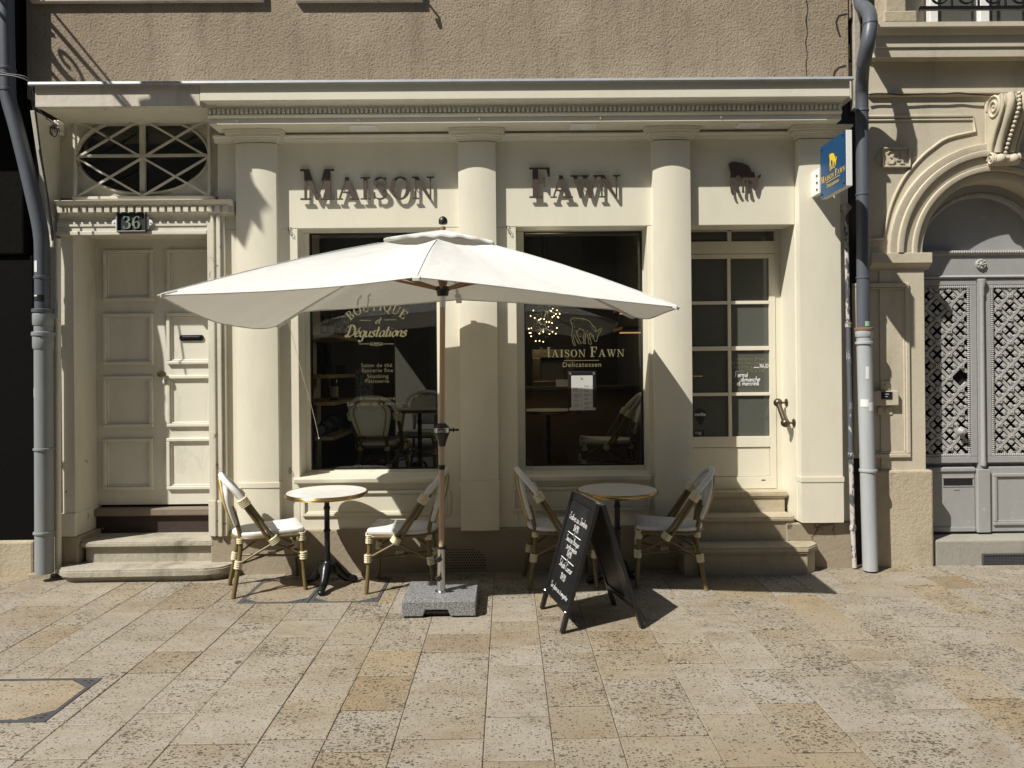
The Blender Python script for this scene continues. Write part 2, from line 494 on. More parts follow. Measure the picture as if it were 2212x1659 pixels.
def filmglass():
    m = NT('grey_filmed_door_glass')
    m.base((.135, .14, .12), .05, spec=.75)
    tr = m.n('ShaderNodeBsdfTransparent'); tr.inputs[0].default_value = (.7, .7, .66, 1)
    mx = m.n('ShaderNodeMixShader'); mx.inputs[0].default_value = .35
    m.l(m.b.outputs[0], mx.inputs[1]); m.l(tr.outputs[0], mx.inputs[2]); m.l(mx.outputs[0], m.out.inputs[0])
    return m.m
M['glass_dark'] = filmglass()
M['bulb'] = emit('warm_bulb', (1.0, .72, .38), 4)
M['strip'] = emit('warm_shelf_light', (1.0, .55, .24), .5)
M['rust'] = plain('rusty_collar', (.20, .125, .07), .8, var=.5, bump=.5)
M['sticker'] = plain('white_sticker', (.62, .63, .60), .6, var=.2)
M['mint'] = plain('mint_sticker', (.35, .55, .42), .6, var=.3)
# ------------------------------------------------------------ lettering
def sans(s, size, align='CENTER', shear=0, space=1.0, bold=0):
    """flat outline of a line of sans text: (verts2d, faces)"""
    c = bpy.data.curves.new('t', 'FONT'); c.body = s; c.size = size; c.align_x = align; c.shear = shear
    c.space_character = space; c.offset = bold; c.resolution_u = 3
    o = bpy.data.objects.new('t', c); COL.objects.link(o)
    bpy.context.view_layer.update()
    me = bpy.data.meshes.new_from_object(o.evaluated_get(bpy.context.evaluated_depsgraph_get()))
    vs = [(v.co.x, v.co.y) for v in me.vertices]; fs = [tuple(p.vertices) for p in me.polygons]
    bpy.data.objects.remove(o); bpy.data.curves.remove(c); bpy.data.meshes.remove(me)
    return vs, fs
def ribbon(pts, ws):
    """variable-width stroke as quads"""
    out = []; m = len(pts); L = []
    for i in range(m):
        t = V3((pts[min(i+1,m-1)][0]-pts[max(i-1,0)][0], pts[min(i+1,m-1)][1]-pts[max(i-1,0)][1]))
        t.normalize() if t.length else None
        n = (-t.y, t.x); h = ws[i]/2
        L.append(((pts[i][0]+n[0]*h, pts[i][1]+n[1]*h), (pts[i][0]-n[0]*h, pts[i][1]-n[1]*h)))
    for i in range(m-1): out.append([L[i][1], L[i+1][1], L[i+1][0], L[i][0]])
    return out
def smooth_line(pts, k=4):
    out = []
    for i in range(len(pts)-1):
        p0 = pts[max(i-1,0)]; p1 = pts[i]; p2 = pts[i+1]; p3 = pts[min(i+2,len(pts)-1)]
        for j in range(k):
            t = j/k
            out.append(tuple(.5*((2*p1[a])+(-p0[a]+p2[a])*t+(2*p0[a]-5*p1[a]+4*p2[a]-p3[a])*t*t+(-p0[a]+3*p1[a]-3*p2[a]+p3[a])*t**3) for a in range(len(p1))))
    out.append(tuple(pts[-1]))
    return out
def rc(x0, x1, y0, y1): return [(x0,y0),(x1,y0),(x1,y1),(x0,y1)]
def sf(x0, x1, y): return rc(x0, x1, 0, .055) if y == 0 else rc(x0, x1, .945, 1)
def ringp(cx, cy, rx, ry, ix, iy, a0=0, a1=2*pi, n=26):
    q = [a0+(a1-a0)*i/n for i in range(n+1)]
    return [[(cx+ix*math.cos(q[i]), cy+iy*math.sin(q[i])), (cx+rx*math.cos(q[i]), cy+ry*math.sin(q[i])), (cx+rx*math.cos(q[i+1]), cy+ry*math.sin(q[i+1])), (cx+ix*math.cos(q[i+1]), cy+iy*math.sin(q[i+1]))] for i in range(n)]
def spine(p, wd):
    q = smooth_line([(a[0], a[1], b) for a, b in zip(p, wd)], 4)
    return ribbon([(a, b) for a, b, c in q], [c for a, b, c in q])
SERIF = {
 'M': (1.1, [[(.13,0),(.21,0),(.21,1),(.13,1)], [(.50,0),(.58,0),(.29,1),(.08,1)], [(.50,0),(.57,0),(.87,1),(.79,1)], rc(.80,.98,0,1), sf(0,.34,0), sf(.67,1.1,0), sf(0,.28,1), sf(.79,1.1,1)]),
 'A': (.96, [[(.08,0),(.16,0),(.48,1),(.41,1)], [(.69,0),(.88,0),(.53,1),(.37,1)], rc(.22,.70,.30,.36), sf(-.02,.28,0), sf(.57,1.0,0)]),
 'I': (.44, [rc(.13,.31,0,1), sf(0,.44,0), sf(0,.44,1)]),
 'S': (.68, spine([(.57,.72),(.55,.86),(.42,.97),(.24,.95),(.12,.82),(.15,.66),(.33,.53),(.53,.40),(.58,.22),(.47,.06),(.28,.02),(.12,.10),(.07,.28)], [.05,.05,.06,.09,.13,.16,.18,.17,.14,.09,.06,.05,.05])+[rc(.535,.60,.66,.98), rc(.05,.11,.02,.32)]),
 'O': (.88, ringp(.44,.5,.44,.52,.26,.46)),
 'N': (.98, [rc(.11,.18,0,1), [(.74,-.02),(.84,-.02),(.26,1),(.05,1)], rc(.77,.84,0,1), sf(0,.29,0), sf(-.03,.2,1), sf(.65,.98,1)]),
 'F': (.72, [rc(.11,.29,0,1), sf(0,.44,0), rc(0,.68,.945,1), [(.62,.70),(.68,.70),(.68,.95),(.56,.95)], rc(.29,.50,.49,.54), rc(.47,.52,.37,.66)]),
 'W': (1.24, [[(.36,-.02),(.46,-.02),(.25,1),(.06,1)], [(.37,-.02),(.44,-.02),(.68,1),(.61,1)], [(.80,-.02),(.90,-.02),(.68,1),(.49,1)], [(.81,-.02),(.88,-.02),(1.16,1),(1.08,1)], sf(-.04,.36,1), sf(.40,.78,1), sf(.98,1.26,1)]),
 'B': (.76, [rc(.10,.28,0,1), sf(0,.4,0), sf(0,.4,1)]+ringp(.36,.76,.30,.24,.14,.19,-pi/2,pi/2,14)+ringp(.38,.27,.34,.27,.16,.22,-pi/2,pi/2,14)+[rc(.28,.40,.0,.05), rc(.28,.40,.95,1), rc(.28,.40,.50,.55)]),
 'U': (.88, [rc(.11,.28,.3,1), rc(.68,.75,.3,1), sf(0,.4,1), sf(.58,.86,1)]+ringp(.43,.32,.32,.34,.25 ,.25,pi,2*pi,14)),
 'T': (.78, [rc(.30,.48,0,1), sf(.18,.60,0), rc(0,.78,.945,1), [(0,.70),(.06,.70),(.12,.95),(0,.95)], [(.72,.70),(.78,.70),(.78,.95),(.66,.95)]]),
 'Q': (.90, ringp(.44,.5,.44,.52,.26,.46)+[[(.40,.10),(.50,.12),(.92,-.22),(.74,-.24)]]),
 'E': (.76, [rc(.11,.29,0,1), rc(0,.72,.945,1), rc(0,.74,0,.055), [(.64,.72),(.70,.72),(.72,.95),(.58,.95)], [(.60,.05),(.74,.05),(.74,.30),(.68,.30)], rc(.29,.50,.49,.54), rc(.47,.52,.37,.66)]),
 '3': (.62, spine([(.06,.80),(.10,.93),(.28,.98),(.46,.90),(.50,.76),(.40,.60),(.24,.53)],[.12,.10,.07,.12,.15,.12,.05])+spine([(.24,.54),(.44,.48),(.55,.30),(.48,.08),(.28,.01),(.10,.06),(.05,.20)],[.05,.11,.18,.13,.06,.09,.13])),
 '6': (.64, spine([(.56,.84),(.48,.96),(.34,.97),(.18,.82),(.10,.55),(.12,.25),(.24,.05),(.36,.02),(.50,.10),(.55,.30),(.48,.50),(.35,.56),(.20,.46)],[.12,.08,.06,.10,.17,.17,.09,.05,.10,.16,.12,.06,.05])),
 '4': (.66, [rc(.36,.52,0,1), rc(.24,.64,0,.055), [(0,.25),(.02,.32),(.42,1),(.36,.80)], rc(0,.66,.25,.32)]),
}
def serif_word(word, big, small, gap, space=.34):
    """[(char, polys)] laid out from x=0 in drop-cap style: first letter big"""
    out = []; x = 0; cap = True
    for ch in word:
        if ch == ' ': x += space*big; cap = True; continue
        s = big if cap else small
        wd, ps = SERIF[ch]
        out.append((ch, [[(x+p[0]*s, p[1]*s) for p in q] for q in ps]))
        x += wd*s+gap; cap = False
    return out, x-gap
def flat(mb, polys, fn, eps=.00012, d0=0.0):
    for i, q in enumerate(polys):
        k = d0+eps*(i % 9)
        mb.add([fn(p[0], p[1], k) for p in q], [tuple(range(len(q)))])
# single-stroke hand used for chalk, pen and script lettering
HAND = {
'a':(.5,[[(.40,.40),(.25,.5),(.08,.36),(.06,.14),(.18,.0),(.32,.10),(.42,.48),(.40,.10),(.5,.02)]]),
'b':(.46,[[(.08,1),(.08,.05),(.22,0),(.38,.14),(.38,.38),(.22,.48),(.08,.32)]]),
'c':(.42,[[(.38,.42),(.24,.5),(.08,.36),(.06,.14),(.2,0),(.4,.08)]]),
'd':(.5,[[(.40,.40),(.25,.5),(.08,.36),(.06,.14),(.18,.0),(.34,.12),(.44,1),(.40,.12),(.5,.02)]]),
'e':(.44,[[(.06,.22),(.36,.32),(.30,.48),(.14,.46),(.06,.24),(.14,.02),(.40,.08)]]),
'g':(.48,[[(.40,.40),(.25,.5),(.08,.36),(.06,.14),(.18,.0),(.34,.12),(.40,.48),(.36,-.3),(.2,-.42),(.05,-.3)]]),
'h':(.48,[[(.08,1),(.08,0)],[(.08,.3),(.24,.5),(.38,.38),(.38,.08),(.48,.02)]]),
'i':(.22,[[(.08,.48),(.08,.08),(.2,.02)],[(.09,.68),(.11,.72)]]),
'l':(.24,[[(.08,1),(.08,.08),(.22,.02)]]),
'm':(.72,[[(.06,.48),(.07,0)],[(.07,.3),(.2,.5),(.33,.38),(.34,0)],[(.34,.3),(.48,.5),(.60,.38),(.60,.08),(.72,.02)]]),
'n':(.48,[[(.06,.48),(.07,0)],[(.07,.3),(.24,.5),(.37,.38),(.37,.08),(.48,.02)]]),
'o':(.46,[[(.24,.5),(.08,.36),(.08,.14),(.22,0),(.38,.14),(.38,.36),(.24,.5),(.44,.44)]]),
'p':(.46,[[(.08,.48),(.06,-.4)],[(.08,.3),(.24,.5),(.38,.36),(.36,.12),(.22,0),(.08,.1)]]),
'q':(.48,[[(.40,.40),(.25,.5),(.08,.36),(.06,.14),(.18,.0),(.36,.14),(.42,.48),(.40,-.4)]]),
'r':(.36,[[(.06,.48),(.07,0)],[(.07,.3),(.2,.48),(.36,.44)]]),
's':(.38,[[(.34,.42),(.2,.5),(.08,.38),(.3,.2),(.28,.04),(.14,0),(.03,.08)]]),
't':(.34,[[(.14,.85),(.13,.12),(.2,.01),(.32,.06)],[(.0,.52),(.30,.54)]]),
'u':(.5,[[(.06,.48),(.06,.14),(.18,0),(.34,.14),(.38,.48),(.38,.08),(.5,.02)]]),
'v':(.42,[[(.04,.48),(.18,0),(.36,.48)]]),
'C':(.62,[[(.56,.84),(.38,1),(.14,.84),(.06,.4),(.2,.04),(.42,.02),(.6,.16)]]),
'D':(.78,[[(.24,.94),(.20,.06),(.08,.02),(.02,.12),(.16,.16),(.40,.0),(.66,.2),(.70,.62),(.46,.96),(.16,.98),(.0,.80)]]),
'E':(.52,[[(.46,.92),(.24,1),(.12,.8),(.3,.56),(.08,.4),(.1,.06),(.3,0),(.5,.12)]]),
'F':(.5,[[(.1,0),(.12,1),(.5,1)],[(.11,.55),(.4,.56)]]),
'J':(.5,[[(.1,.96),(.5,1)],[(.34,.98),(.30,.1),(.16,0),(.02,.14)]]),
'S':(.5,[[(.46,.86),(.28,1),(.08,.8),(.36,.46),(.38,.14),(.2,0),(.02,.12)]]),
'B':(.54,[[(.1,0),(.1,1),(.36,.92),(.34,.6),(.12,.54),(.42,.42),(.40,.08),(.1,0)]]),
'\u20ac':(.5,[[(.48,.8),(.34,.92),(.18,.7),(.16,.24),(.3,.02),(.48,.12)],[(.04,.56),(.36,.58)],[(.04,.38),(.34,.4)]]),
'0':(.48,[[(.24,1),(.08,.7),(.1,.2),(.24,0),(.4,.26),(.38,.76),(.24,1)]]),
'1':(.3,[[(.04,.72),(.18,1),(.18,0)]]),
'9':(.46,[[(.36,.84),(.22,1),(.08,.76),(.2,.52),(.36,.7),(.36,.84),(.34,.2),(.2,0)]]),
'4':(.48,[[(.3,1),(.04,.36),(.44,.38)],[(.32,.62),(.32,0)]]),
'3':(.44,[[(.08,.92),(.34,.94),(.18,.58),(.38,.36),(.28,.04),(.06,.06)]]),
"'":(.16,[[(.08,1),(.06,.8)]]),
' ':(.32,[]),
}
for k, b, acc in (('\u00e9','e',(.2,.62,.34,.80)),('\u00e0','a',(.34,.62,.18,.80))):
    HAND[k] = (HAND[b][0], HAND[b][1]+[[acc[:2], acc[2:]]])
HAND['\u00fb'] = (HAND['u'][0], HAND['u'][1]+[[(.1,.62),(.22,.78),(.34,.62)]])
def hand(s, size, wd, shear=0.0, nib=None, jit=0.0, k=3):
    """polys and width of a line of handwriting (nib: angle of a broad pen)"""
    out = []; x = 0
    for ch in s:
        aw, st = HAND[ch]
        dy = R.uniform(-jit, jit)
        for q in st:
            q = smooth_line(q, k)
            q = [((x+p[0]+shear*p[1])*size, (p[1]+dy)*size) for p in q]
            ws = []
            for i in range(len(q)):
                a = q[max(i-1,0)]; b = q[min(i+1,len(q)-1)]
                t = math.atan2(b[1]-a[1], b[0]-a[0])
                ws.append(wd if nib is None else wd*(.28+.9*abs(math.sin(t-nib))))
            out += ribbon(q, ws)
        x += aw
    return out, x*size
# grazing fawn emblem (pixels of one crop, y down)
FAWN = [(1858,505),(1870,490),(1900,483),(1925,487),(1960,492),(1995,502),(2020,515),(2030,530),(2045,558),(2050,565),(2052,553),(2060,556),(2066,572),(2068,590),(2078,605),(2090,590),(2105,574),(2116,572),(2113,590),(2102,608),(2088,622),(2085,640),(2078,665),(2070,682),(2060,680),(2050,655),(2048,632),(2035,622),(2020,610),(2012,608),(2018,640),(2028,680),(2035,698),(2025,704),(2010,697),(2005,660),(1998,625),(1990,605),(1983,640),(1980,680),(1985,697),(1972,699),(1966,692),(1970,640),(1972,600),(1965,590),(1940,573),(1925,580),(1908,600),(1915,625),(1935,670),(1951,695),(1930,700),(1918,680),(1900,640),(1890,620),(1885,650),(1893,690),(1905,710),(1890,714),(1878,690),(1873,650),(1868,610),(1875,590),(1878,560),(1868,530),(1865,515)]
FAWN = [((a-1858)/258.0, (714-b)/258.0) for a, b in FAWN]     # width 1, height .895

# ------------------------------------------------------------ depths of the street
YP = 5.815           # face of the cement plinth
YW = 5.84            # face of the painted shop front
YC = YW-.085            # crown of the bowed columns
YG = YW+.22          # shop windows
YD = YW+.31          # shop door
YE = YW+.36          # old front door
YN = 5.86            # right-hand neighbour

# ------------------------------------------------------------ ground
g = MB(); g.add([(-60,-60,-.014),(60,-60,-.014),(60,60,-.014),(-60,60,-.014)], [(0,1,2,3)])
part('ground', g, M['street'], kind='structure')
pav = thing('pavement', None, None, (0,4,0)); pav['kind'] = 'structure'
mb = MB(); mb.box(-5.2,5.4,1.0,6.6,-.06,-.007)
part('mortar_bed', mb, M['mortar'], pav)
edges = [-5.0,-4.6,-4.3,-3.9,-3.51,-3.03,-2.79,-2.509,-2.113,-1.815,-1.519,-1.1255,-.83,-.519,-.119,.1855,.487,.893,1.208,1.51,1.9235,2.2255,2.534,2.94,3.24,3.54,3.95,4.25,4.66,5.0]
joints = {8:[4.99,4.41,4.12],9:[4.62,4.23,3.93,3.358],10:[4.716,3.84,3.462],11:[4.435,4.14,3.755,3.165],12:[5.2,4.7,4.3,3.62,3.2],13:[4.85,4.2,3.85,3.467],14:[4.46,4.167,3.77,3.185],
 15:[5.15,4.67,4.267,3.97,3.38],16:[4.755,3.874,3.48],17:[5.06,4.469,4.167,3.778,3.189],18:[4.655,4.266,3.973,3.382],19:[4.75,3.88,3.484],20:[5.03,4.465,3.79,3.2],21:[5.129,4.28,3.985,3.404],22:[4.75,3.895,3.506],23:[5.08,4.488,4.2,3.81]}
HOLES = [(-3.0,-2.21,3.39,3.87), (-1.95,-.94,5.09,5.70)]
def cut(rects, h):
    out = []
    for a,b,c,d in rects:
        if b <= h[0] or a >= h[1] or d <= h[2] or c >= h[3]: out.append((a,b,c,d)); continue
        if c < h[2]: out.append((a,b,c,h[2]))
        if d > h[3]: out.append((a,b,h[3],d))
        lo, hi = max(c,h[2]), min(d,h[3])
        if a < h[0]: out.append((a,h[0],lo,hi))
        if b > h[1]: out.append((h[1],b,lo,hi))
    return [r for r in out if r[1]-r[0] > .03 and r[3]-r[2] > .03]
def slab(mb, x0, x1, y0, y1, zt, g=.0016, b=.003, tilt=(0,0)):
    x0 += g; x1 -= g; y0 += g*2.9; y1 -= g*2.9
    o = [(x0,y0),(x1,y0),(x1,y1),(x0,y1)]; i_ = [(x0+b,y0+b),(x1-b,y0+b),(x1-b,y1-b),(x0+b,y1-b)]
    z = lambda p: zt+tilt[0]*(p[0]-x0)+tilt[1]*(p[1]-y0)
    vs = [(p[0],p[1],z(p)) for p in i_]+[(p[0],p[1],z(p)-b*.8) for p in o]+[(p[0],p[1],-.03) for p in o]
    fs = [(0,1,2,3)]+[(k,4+k,4+(k+1)%4,(k+1)%4) for k in range(4)]+[(4+k,8+k,8+(k+1)%4,4+(k+1)%4) for k in range(4)]
    mb.add(vs, fs)
for i in range(len(edges)-1):
    js = list(joints.get(i+1, []))
    y = min(js) if js else 5.9-R.uniform(.1,.6)
    if not js: js = [y]
    hi = max(js)
    while hi < 5.6:
        hi += R.uniform(.3,.62)
        if hi < 5.75: js.append(hi)
    while min(js) > 1.5: js.append(min(js)-R.choice([.3,.38,.45,.6]))
    js = sorted(js)+[5.95]
    for a, b in zip(js[:-1], js[1:]):
        rects = [(edges[i],edges[i+1],a,b)]
        for h in HOLES: rects = cut(rects, h)
        for r in rects:
            s = MB(); slab(s, r[0],r[1],r[2],r[3], R.uniform(-.0015,.0015), tilt=(R.uniform(-.003,.003), R.uniform(-.003,.003)))
            part('paving_stone', s, M['trav'], pav)
def cover(x0, x1, y0, y1, n, label, mat):
    t = thing('manhole_cover', label, 'manhole cover', ((x0+x1)/2,(y0+y1)/2,0))
    for k in range(n):
        a = x0+(x1-x0)*k/n; b = x0+(x1-x0)*(k+1)/n
        f = MB()
        for q in ((a+.004,b-.004,y0,y0+.022),(a+.004,b-.004,y1-.022,y1),(a+.004,a+.024,y0+.022,y1-.022),(b-.024,b-.004,y0+.022,y1-.022)): f.box(q[0],q[1],q[2],q[3],-.03,.001)
        fr = part('frame', f, M['steel_frame'], t)
        c = .115
        for sx, sy in ((a+.024,y0+.022),(b-.024,y0+.022),(a+.024,y1-.022),(b-.024,y1-.022)):
            dx = c if sx < (a+b)/2 else -c; dy = c*.75 if sy < (y0+y1)/2 else -c*.75
            part('corner_plate', MB().planz([(sx,sy),(sx+dx,sy),(sx,sy+dy)], -.02, .0015), M['steel_frame'], t)
        h = MB()
        for sx, sy in ((a+.024,y0+.022),(b-.024,y0+.022),(a+.024,y1-.022),(b-.024,y1-.022)):
            dx = 1 if sx < (a+b)/2 else -1; dy = 1 if sy < (y0+y1)/2 else -1
            for ex, ey in ((.018,.014),(.052,.014),(.018,.04)):
                xa, ya = sx+dx*ex, sy+dy*ey
                h.box(xa-.009,xa+.009,ya-.006,ya+.006,.0,.0022)
        part('lifting_slot', h, M['gap'], t, kind='stuff')
        i0,i1,j0,j1 = a+.027,b-.027,y0+.025,y1-.025; c2 = c+.006
        st = MB(); st.planz([(i0+c2,j0),(i1-c2,j0),(i1,j0+c2*.75),(i1,j1-c2*.75),(i1-c2,j1),(i0+c2,j1),(i0,j1-c2*.75),(i0,j0+c2*.75)], -.03, .0)
        part('stone_infill', st, mat, t)
    return t
cover(-3.0,-2.21,3.39,3.87,1,'ochre stone manhole cover with black steel corners near bottom left edge',M['trav_gold'])
cover(-1.95,-.94,5.09,5.70,2,'double stone inlaid manhole cover under the left bistro table',M['trav'])

# ------------------------------------------------------------ number 36: building with the shop front
B = thing('shop_building', 'brown rendered building with cream painted shop front, two windows, two doors', 'building', (0,YW,0))
xL, xR = X(72,YW,1000), X(1845,YW,1000)
zfb = Z(490,YW)                      # bottom edge of the frieze / top of the openings
# rendered upper wall and hidden back fabric
mb = MB(); mb.box(X(58,YW,100), X(1832,YW,100), YW, YW+.25, Z(205,YW), 6.4)
part('rendered_wall', mb, M['render'], B)
# long crack down the render, right of the middle
ck = [(1742,0),(1745,22),(1741,45),(1744,70),(1740,92),(1744,118),(1741,140),(1743,166)]
mb = MB(); cw = ribbon([(at(u,v,YW).x, at(u,v,YW).z) for u,v in ck], [.012,.006,.013,.006,.010,.005,.009,.006])
flat(mb, cw, lambda a,b,k: (a, YW-.0012, b))
part('crack', mb, M['gap'], B)
for k,pts in enumerate((((1830,30),(1812,34),(1806,48),(1810,66),(1815,80)),((1828,142),(1812,146),(1803,155),(1800,170)))):
    mb = MB(); flat(mb, ribbon([(at(u,v,YW).x, at(u,v,YW).z) for u,v in pts], [.016]*len(pts)), lambda a,b,d: (a, YW-.0012, b))
    part('crack', mb, M['gap'], B)
# crumbling right-hand edge of the render
mb = MB(); xe = X(1832,YW,100)
for k in range(16):
    z0 = Z(176,YW)+.17*k; dx = R.uniform(.0,.035)
    mb.box(xe+.001, xe+.015+dx, YW+R.uniform(.012,.04), YW+.2, z0, z0+R.uniform(.12,.17))
part('broken_edge', mb, M['render'], B, bevel=.008)
mb = MB(); mb.box(xe+.04, X(1890,YW,800), YW+.10, YW+.3, 0, 6.4)
part('party_wall', mb, M['gap'], B)
mb = MB(); mb.box(xe+.055, xe+.115, YW+.015, YW+.1, Z(238,YW), 6.4)
part('corner_strip', mb, M['oldstone'], B, bevel=.01)
# plinth
xs0 = X(455,YP,1200); xs1 = X(1480,YP,1200)
mb = MB(); mb.box(xs0, X(1503,YP,1200), YP, YP+.3, -.05, Z(1139,YW))
part('plinth', mb, M['plinth'], B, bevel=.012)
mb = MB(); mb.box(X(1700,YP,1200), X(1843,YP,1180), YP, YP+.38, -.05, Z(1136,YW))
part('plinth', mb, M['plinth'], B, bevel=.012)
# perforated vent in plinth
vx0, vx1, vz1 = X(918,YP,1210), X(1055,YP,1210), Z(1178,YP)
cxv = (vx0+vx1)/2; hwv = (vx1-vx0)/2
mb = MB(); pl = [(vx0,.02),(vx1,.02)]+[(cxv+hwv*math.cos(q*pi/12), .10+(vz1-.10)*math.sin(q*pi/12)) for q in range(13)]
mb.face(pl, YP-.006, YP+.02)
vent = part('vent_plate', mb, M['plinth'], B)
mb = MB()
for i in range(-12, 13):
    for j in range(10):
        hx = cxv+i*.0205+(.01 if j % 2 else 0); hz = .035+j*.0215
        if abs(hx-cxv) < hwv*.94 and hz < .10+(vz1-.10)*math.sqrt(max(0,1-((hx-cxv)/hwv)**2))-.012:
            mb.face([(hx+.0062*math.cos(q*pi/3), hz+.0062*math.sin(q*pi/3)) for q in range(6)], YP-.0075, YP-.002)
part('vent_hole', mb, M['dark'], vent, kind='stuff')

# painted panelling: frieze, stiles, spandrels
zt = Z(304,YW); zs1 = Z(1026,YW); zpb = Z(1141,YW)
o1 = (X(645,YW,760), X(957,YW,760)); o2 = (X(1117,YW,760), X(1401,YW,760)); o3 = (X(1488,YW,760), X(1719,YW,760))
x_l = X(474,YW,760); x_r = X(1824,YW,760)
mb = MB(); mb.box(x_l, o3[1]+.001, YW, YW+.20, zfb, zt); part('frieze_panel', mb, M['cream'], B, bevel=.004)
for a, b in ((x_l,o1[0]),(o1[1],o2[0]),(o2[1],o3[0])):
    mb = MB(); mb.box(a, b, YW+.0025, YW+.25, zpb, zfb-.0015); part('stile', mb, M['cream'], B, bevel=.004)
mb = MB(); mb.box(o3[1], x_r, YW+.0025, YD+.05, Z(1132,YW), zt); part('stile', mb, M['cream'], B, bevel=.004)
for a, b in (o1, o2):
    mb = MB(); mb.box(a+.001, b-.001, YW+.005, YW+.24, zpb+.001, zs1-.02); part('spandrel', mb, M['cream'], B)
# raised frames on the spandrels
def frame_moulding(x0, x1, z0, z1, y, wd=.026, th=.018):
    f = MB()
    for q in ((x0,x1,z1-wd,z1),(x0,x1,z0,z0+wd),(x0,x0+wd,z0+wd,z1-wd),(x1-wd,x1,z0+wd,z1-wd)): f.box(q[0],q[1],y-th,y+.004,q[2],q[3])
    w2 = wd*.42
    for q in ((x0+wd,x1-wd,z1-wd-w2,z1-wd),(x0+wd,x1-wd,z0+wd,z0+wd+w2),(x0+wd,x0+wd+w2,z0+wd+w2,z1-wd-w2),(x1-wd-w2,x1-wd,z0+wd+w2,z1-wd-w2)): f.box(q[0],q[1],y-th*.5,y+.004,q[2],q[3])
    return f
part('panel_moulding', frame_moulding(X(653,YW,1080), X(1000,YW,1080)-.1, Z(1111,YW), Z(1056,YW), YW+.005), M['cream'], B, bevel=.005)
part('panel_moulding', frame_moulding(X(1107,YW,1080), X(1404,YW,1080), Z(1105,YW), Z(1052,YW), YW+.005), M['cream'], B, bevel=.005)
# bowed columns with capital, base band and foot
def column(u0, u1, ub0, ub1, vbot, flatten=1.0, y_edge=YW-.066):
    xa, xb = X(u0,YW-.06,400), X(u1,YW-.06,400); xc = (xa+xb)/2; hw = (xb-xa)/2
    def bow(gr, yo=0.0, ex=0.0):
        n = 16; h = hw+ex
        p = [(xc-h+2*h*i/n, (YC-yo)+(y_edge-YC)*abs((2*i/n-1))**2*flatten) for i in range(n+1)]
        return [(xc+h, YW+.004)]+[(xc-h, YW+.004)]+p
    z_b = Z(vbot,YW); z_band = Z(1043,YC)
    c = part('column', MB().planz(bow(0), z_b, zt-.03), M['cream'], B, smooth=30)
    part('base_band', MB().planz(bow(0,.010,.008), z_band-.02, z_band+.02), M['cream'], c, smooth=30, bevel=.004)
    part('foot', MB().planz(bow(0,.005,.004), z_b-.002, z_band-.02), M['cream'], c, smooth=30)
    cap = MB()
    for k,(zo0,zo1,e) in enumerate(((.0,.020,.012),(.020,.030,.03),(.030,.052,.05),(.052,.066,.065),(.066,.085,.075))):
        cap.planz(bow(0,e,e), zt-.022+zo0+.0003*k, zt-.022+zo1)
    part('capital', cap, M['cream'], c, smooth=30)
    return c
column(510,597,517,600,1150)
column(990,1071,998,1079,1140)
column(1410,1491,1420,1499,1137)
column(1724,1812,1733,1818,1131,.25)
# bed moulding along the top of the frieze
zs = Z(264,YW-.25)                       # soffit height
prof = [(YW+.01,zt-.006),(YW-.010,zt-.006),(YW-.014,zt+.006),(YW-.026,zt+.010),(YW-.032,zt+.024),(YW-.050,zt+.034),(YW-.052,zt+.044),(YW-.020,zt+.045),(YW-.020,zs+.004),(YW+.01,zs+.004)]
part('bed_moulding', MB().profx(prof, x_l-.02, x_r-.02), M['cream'], B, smooth=35)
# main cornice
YF, YL = YW-.335, YW-.250            # upper fascia, lower fascia
zf1, zf0 = Z(176,YF), Z(213,YF)
zl1, zl0 = Z(249,YL), Z(263.5,YL)
xcl = X(432,YF,215); xcr = X(1836,YF,190)
cor = part('cornice', MB().box(xcl, xcr, YF, YW-.001, zf0, zf1), M['cream'], B, bevel=.003)
z = lambda v: Z(v, YF+.03)
prof = [(YF+.004,zf0+.0),(YF+.010,zf0-.006),(YF+.045,zf0-.008),(YF+.050,z(219)),(YF+.062,z(222)),(YF+.066,z(227)),(YF+.074,z(228)),(YF+.074,z(239)),(YF+.062,z(240)),(YF+.064,z(243)),(YF+.078,z(247)),(YL-.004,zl1),(YL,zl1-.003),(YL,zl0),(YL+.02,zl0),(YL+.02,zs),(YW-.001,zs),(YW-.001,zf0)]
part('cornice_moulding', MB().profx(prof, xcl+.03, xcr-.03), M['cream'], cor, smooth=25)
part('lower_fascia', MB().box(xcl+.10, xcr-.14, YL-.002, YL+.019, zl0-.004, zl1-.006), M['cream'], cor, bevel=.002)
mb = MB(); xx = xcl+.04; zd0, zd1 = z(238), z(229)
while xx < xcr-.05:
    mb.box(xx, xx+.019, YF+.050, YF+.0745, zd0, zd1); xx += .036
part('dentil', mb, M['cream'], cor, kind='stuff')
mb = MB(); xx = xcl+.25
while xx < xcr-.2:
    mb.tube([(xx,YL-.002,zl1-.015),(xx+.004,YL-.012,zl1-.02),(xx+.006,YL-.014,zl1-.035),(xx+.012,YL-.008,zl1-.042)], .0022, 5); xx += .95
part('hook', mb, M['white'], cor, kind='stuff')
for a, b, v0, v1 in ((752,818,275,288),(1228,1292,270,283),(1590,1648,264,278)):
    xa, xb = X(a+3,YW-.16,281), X(b-3,YW-.16,281); y0, y1 = YW-.215, YW-.085
    f = MB()
    for q in ((xa,xb,y0,y0+.022),(xa,xb,y1-.022,y1),(xa,xa+.03,y0+.022,y1-.022),(xb-.03,xb,y0+.022,y1-.022)): f.box(q[0],q[1],q[2],q[3],zs-.008,zs+.004)
    d = part('downlight', f, M['white'], B, bevel=.002)
    part('diffuser', MB().box(xa+.03,xb-.03,y0+.022,y1-.022,zs-.003,zs+.003), M['room_white'], d)
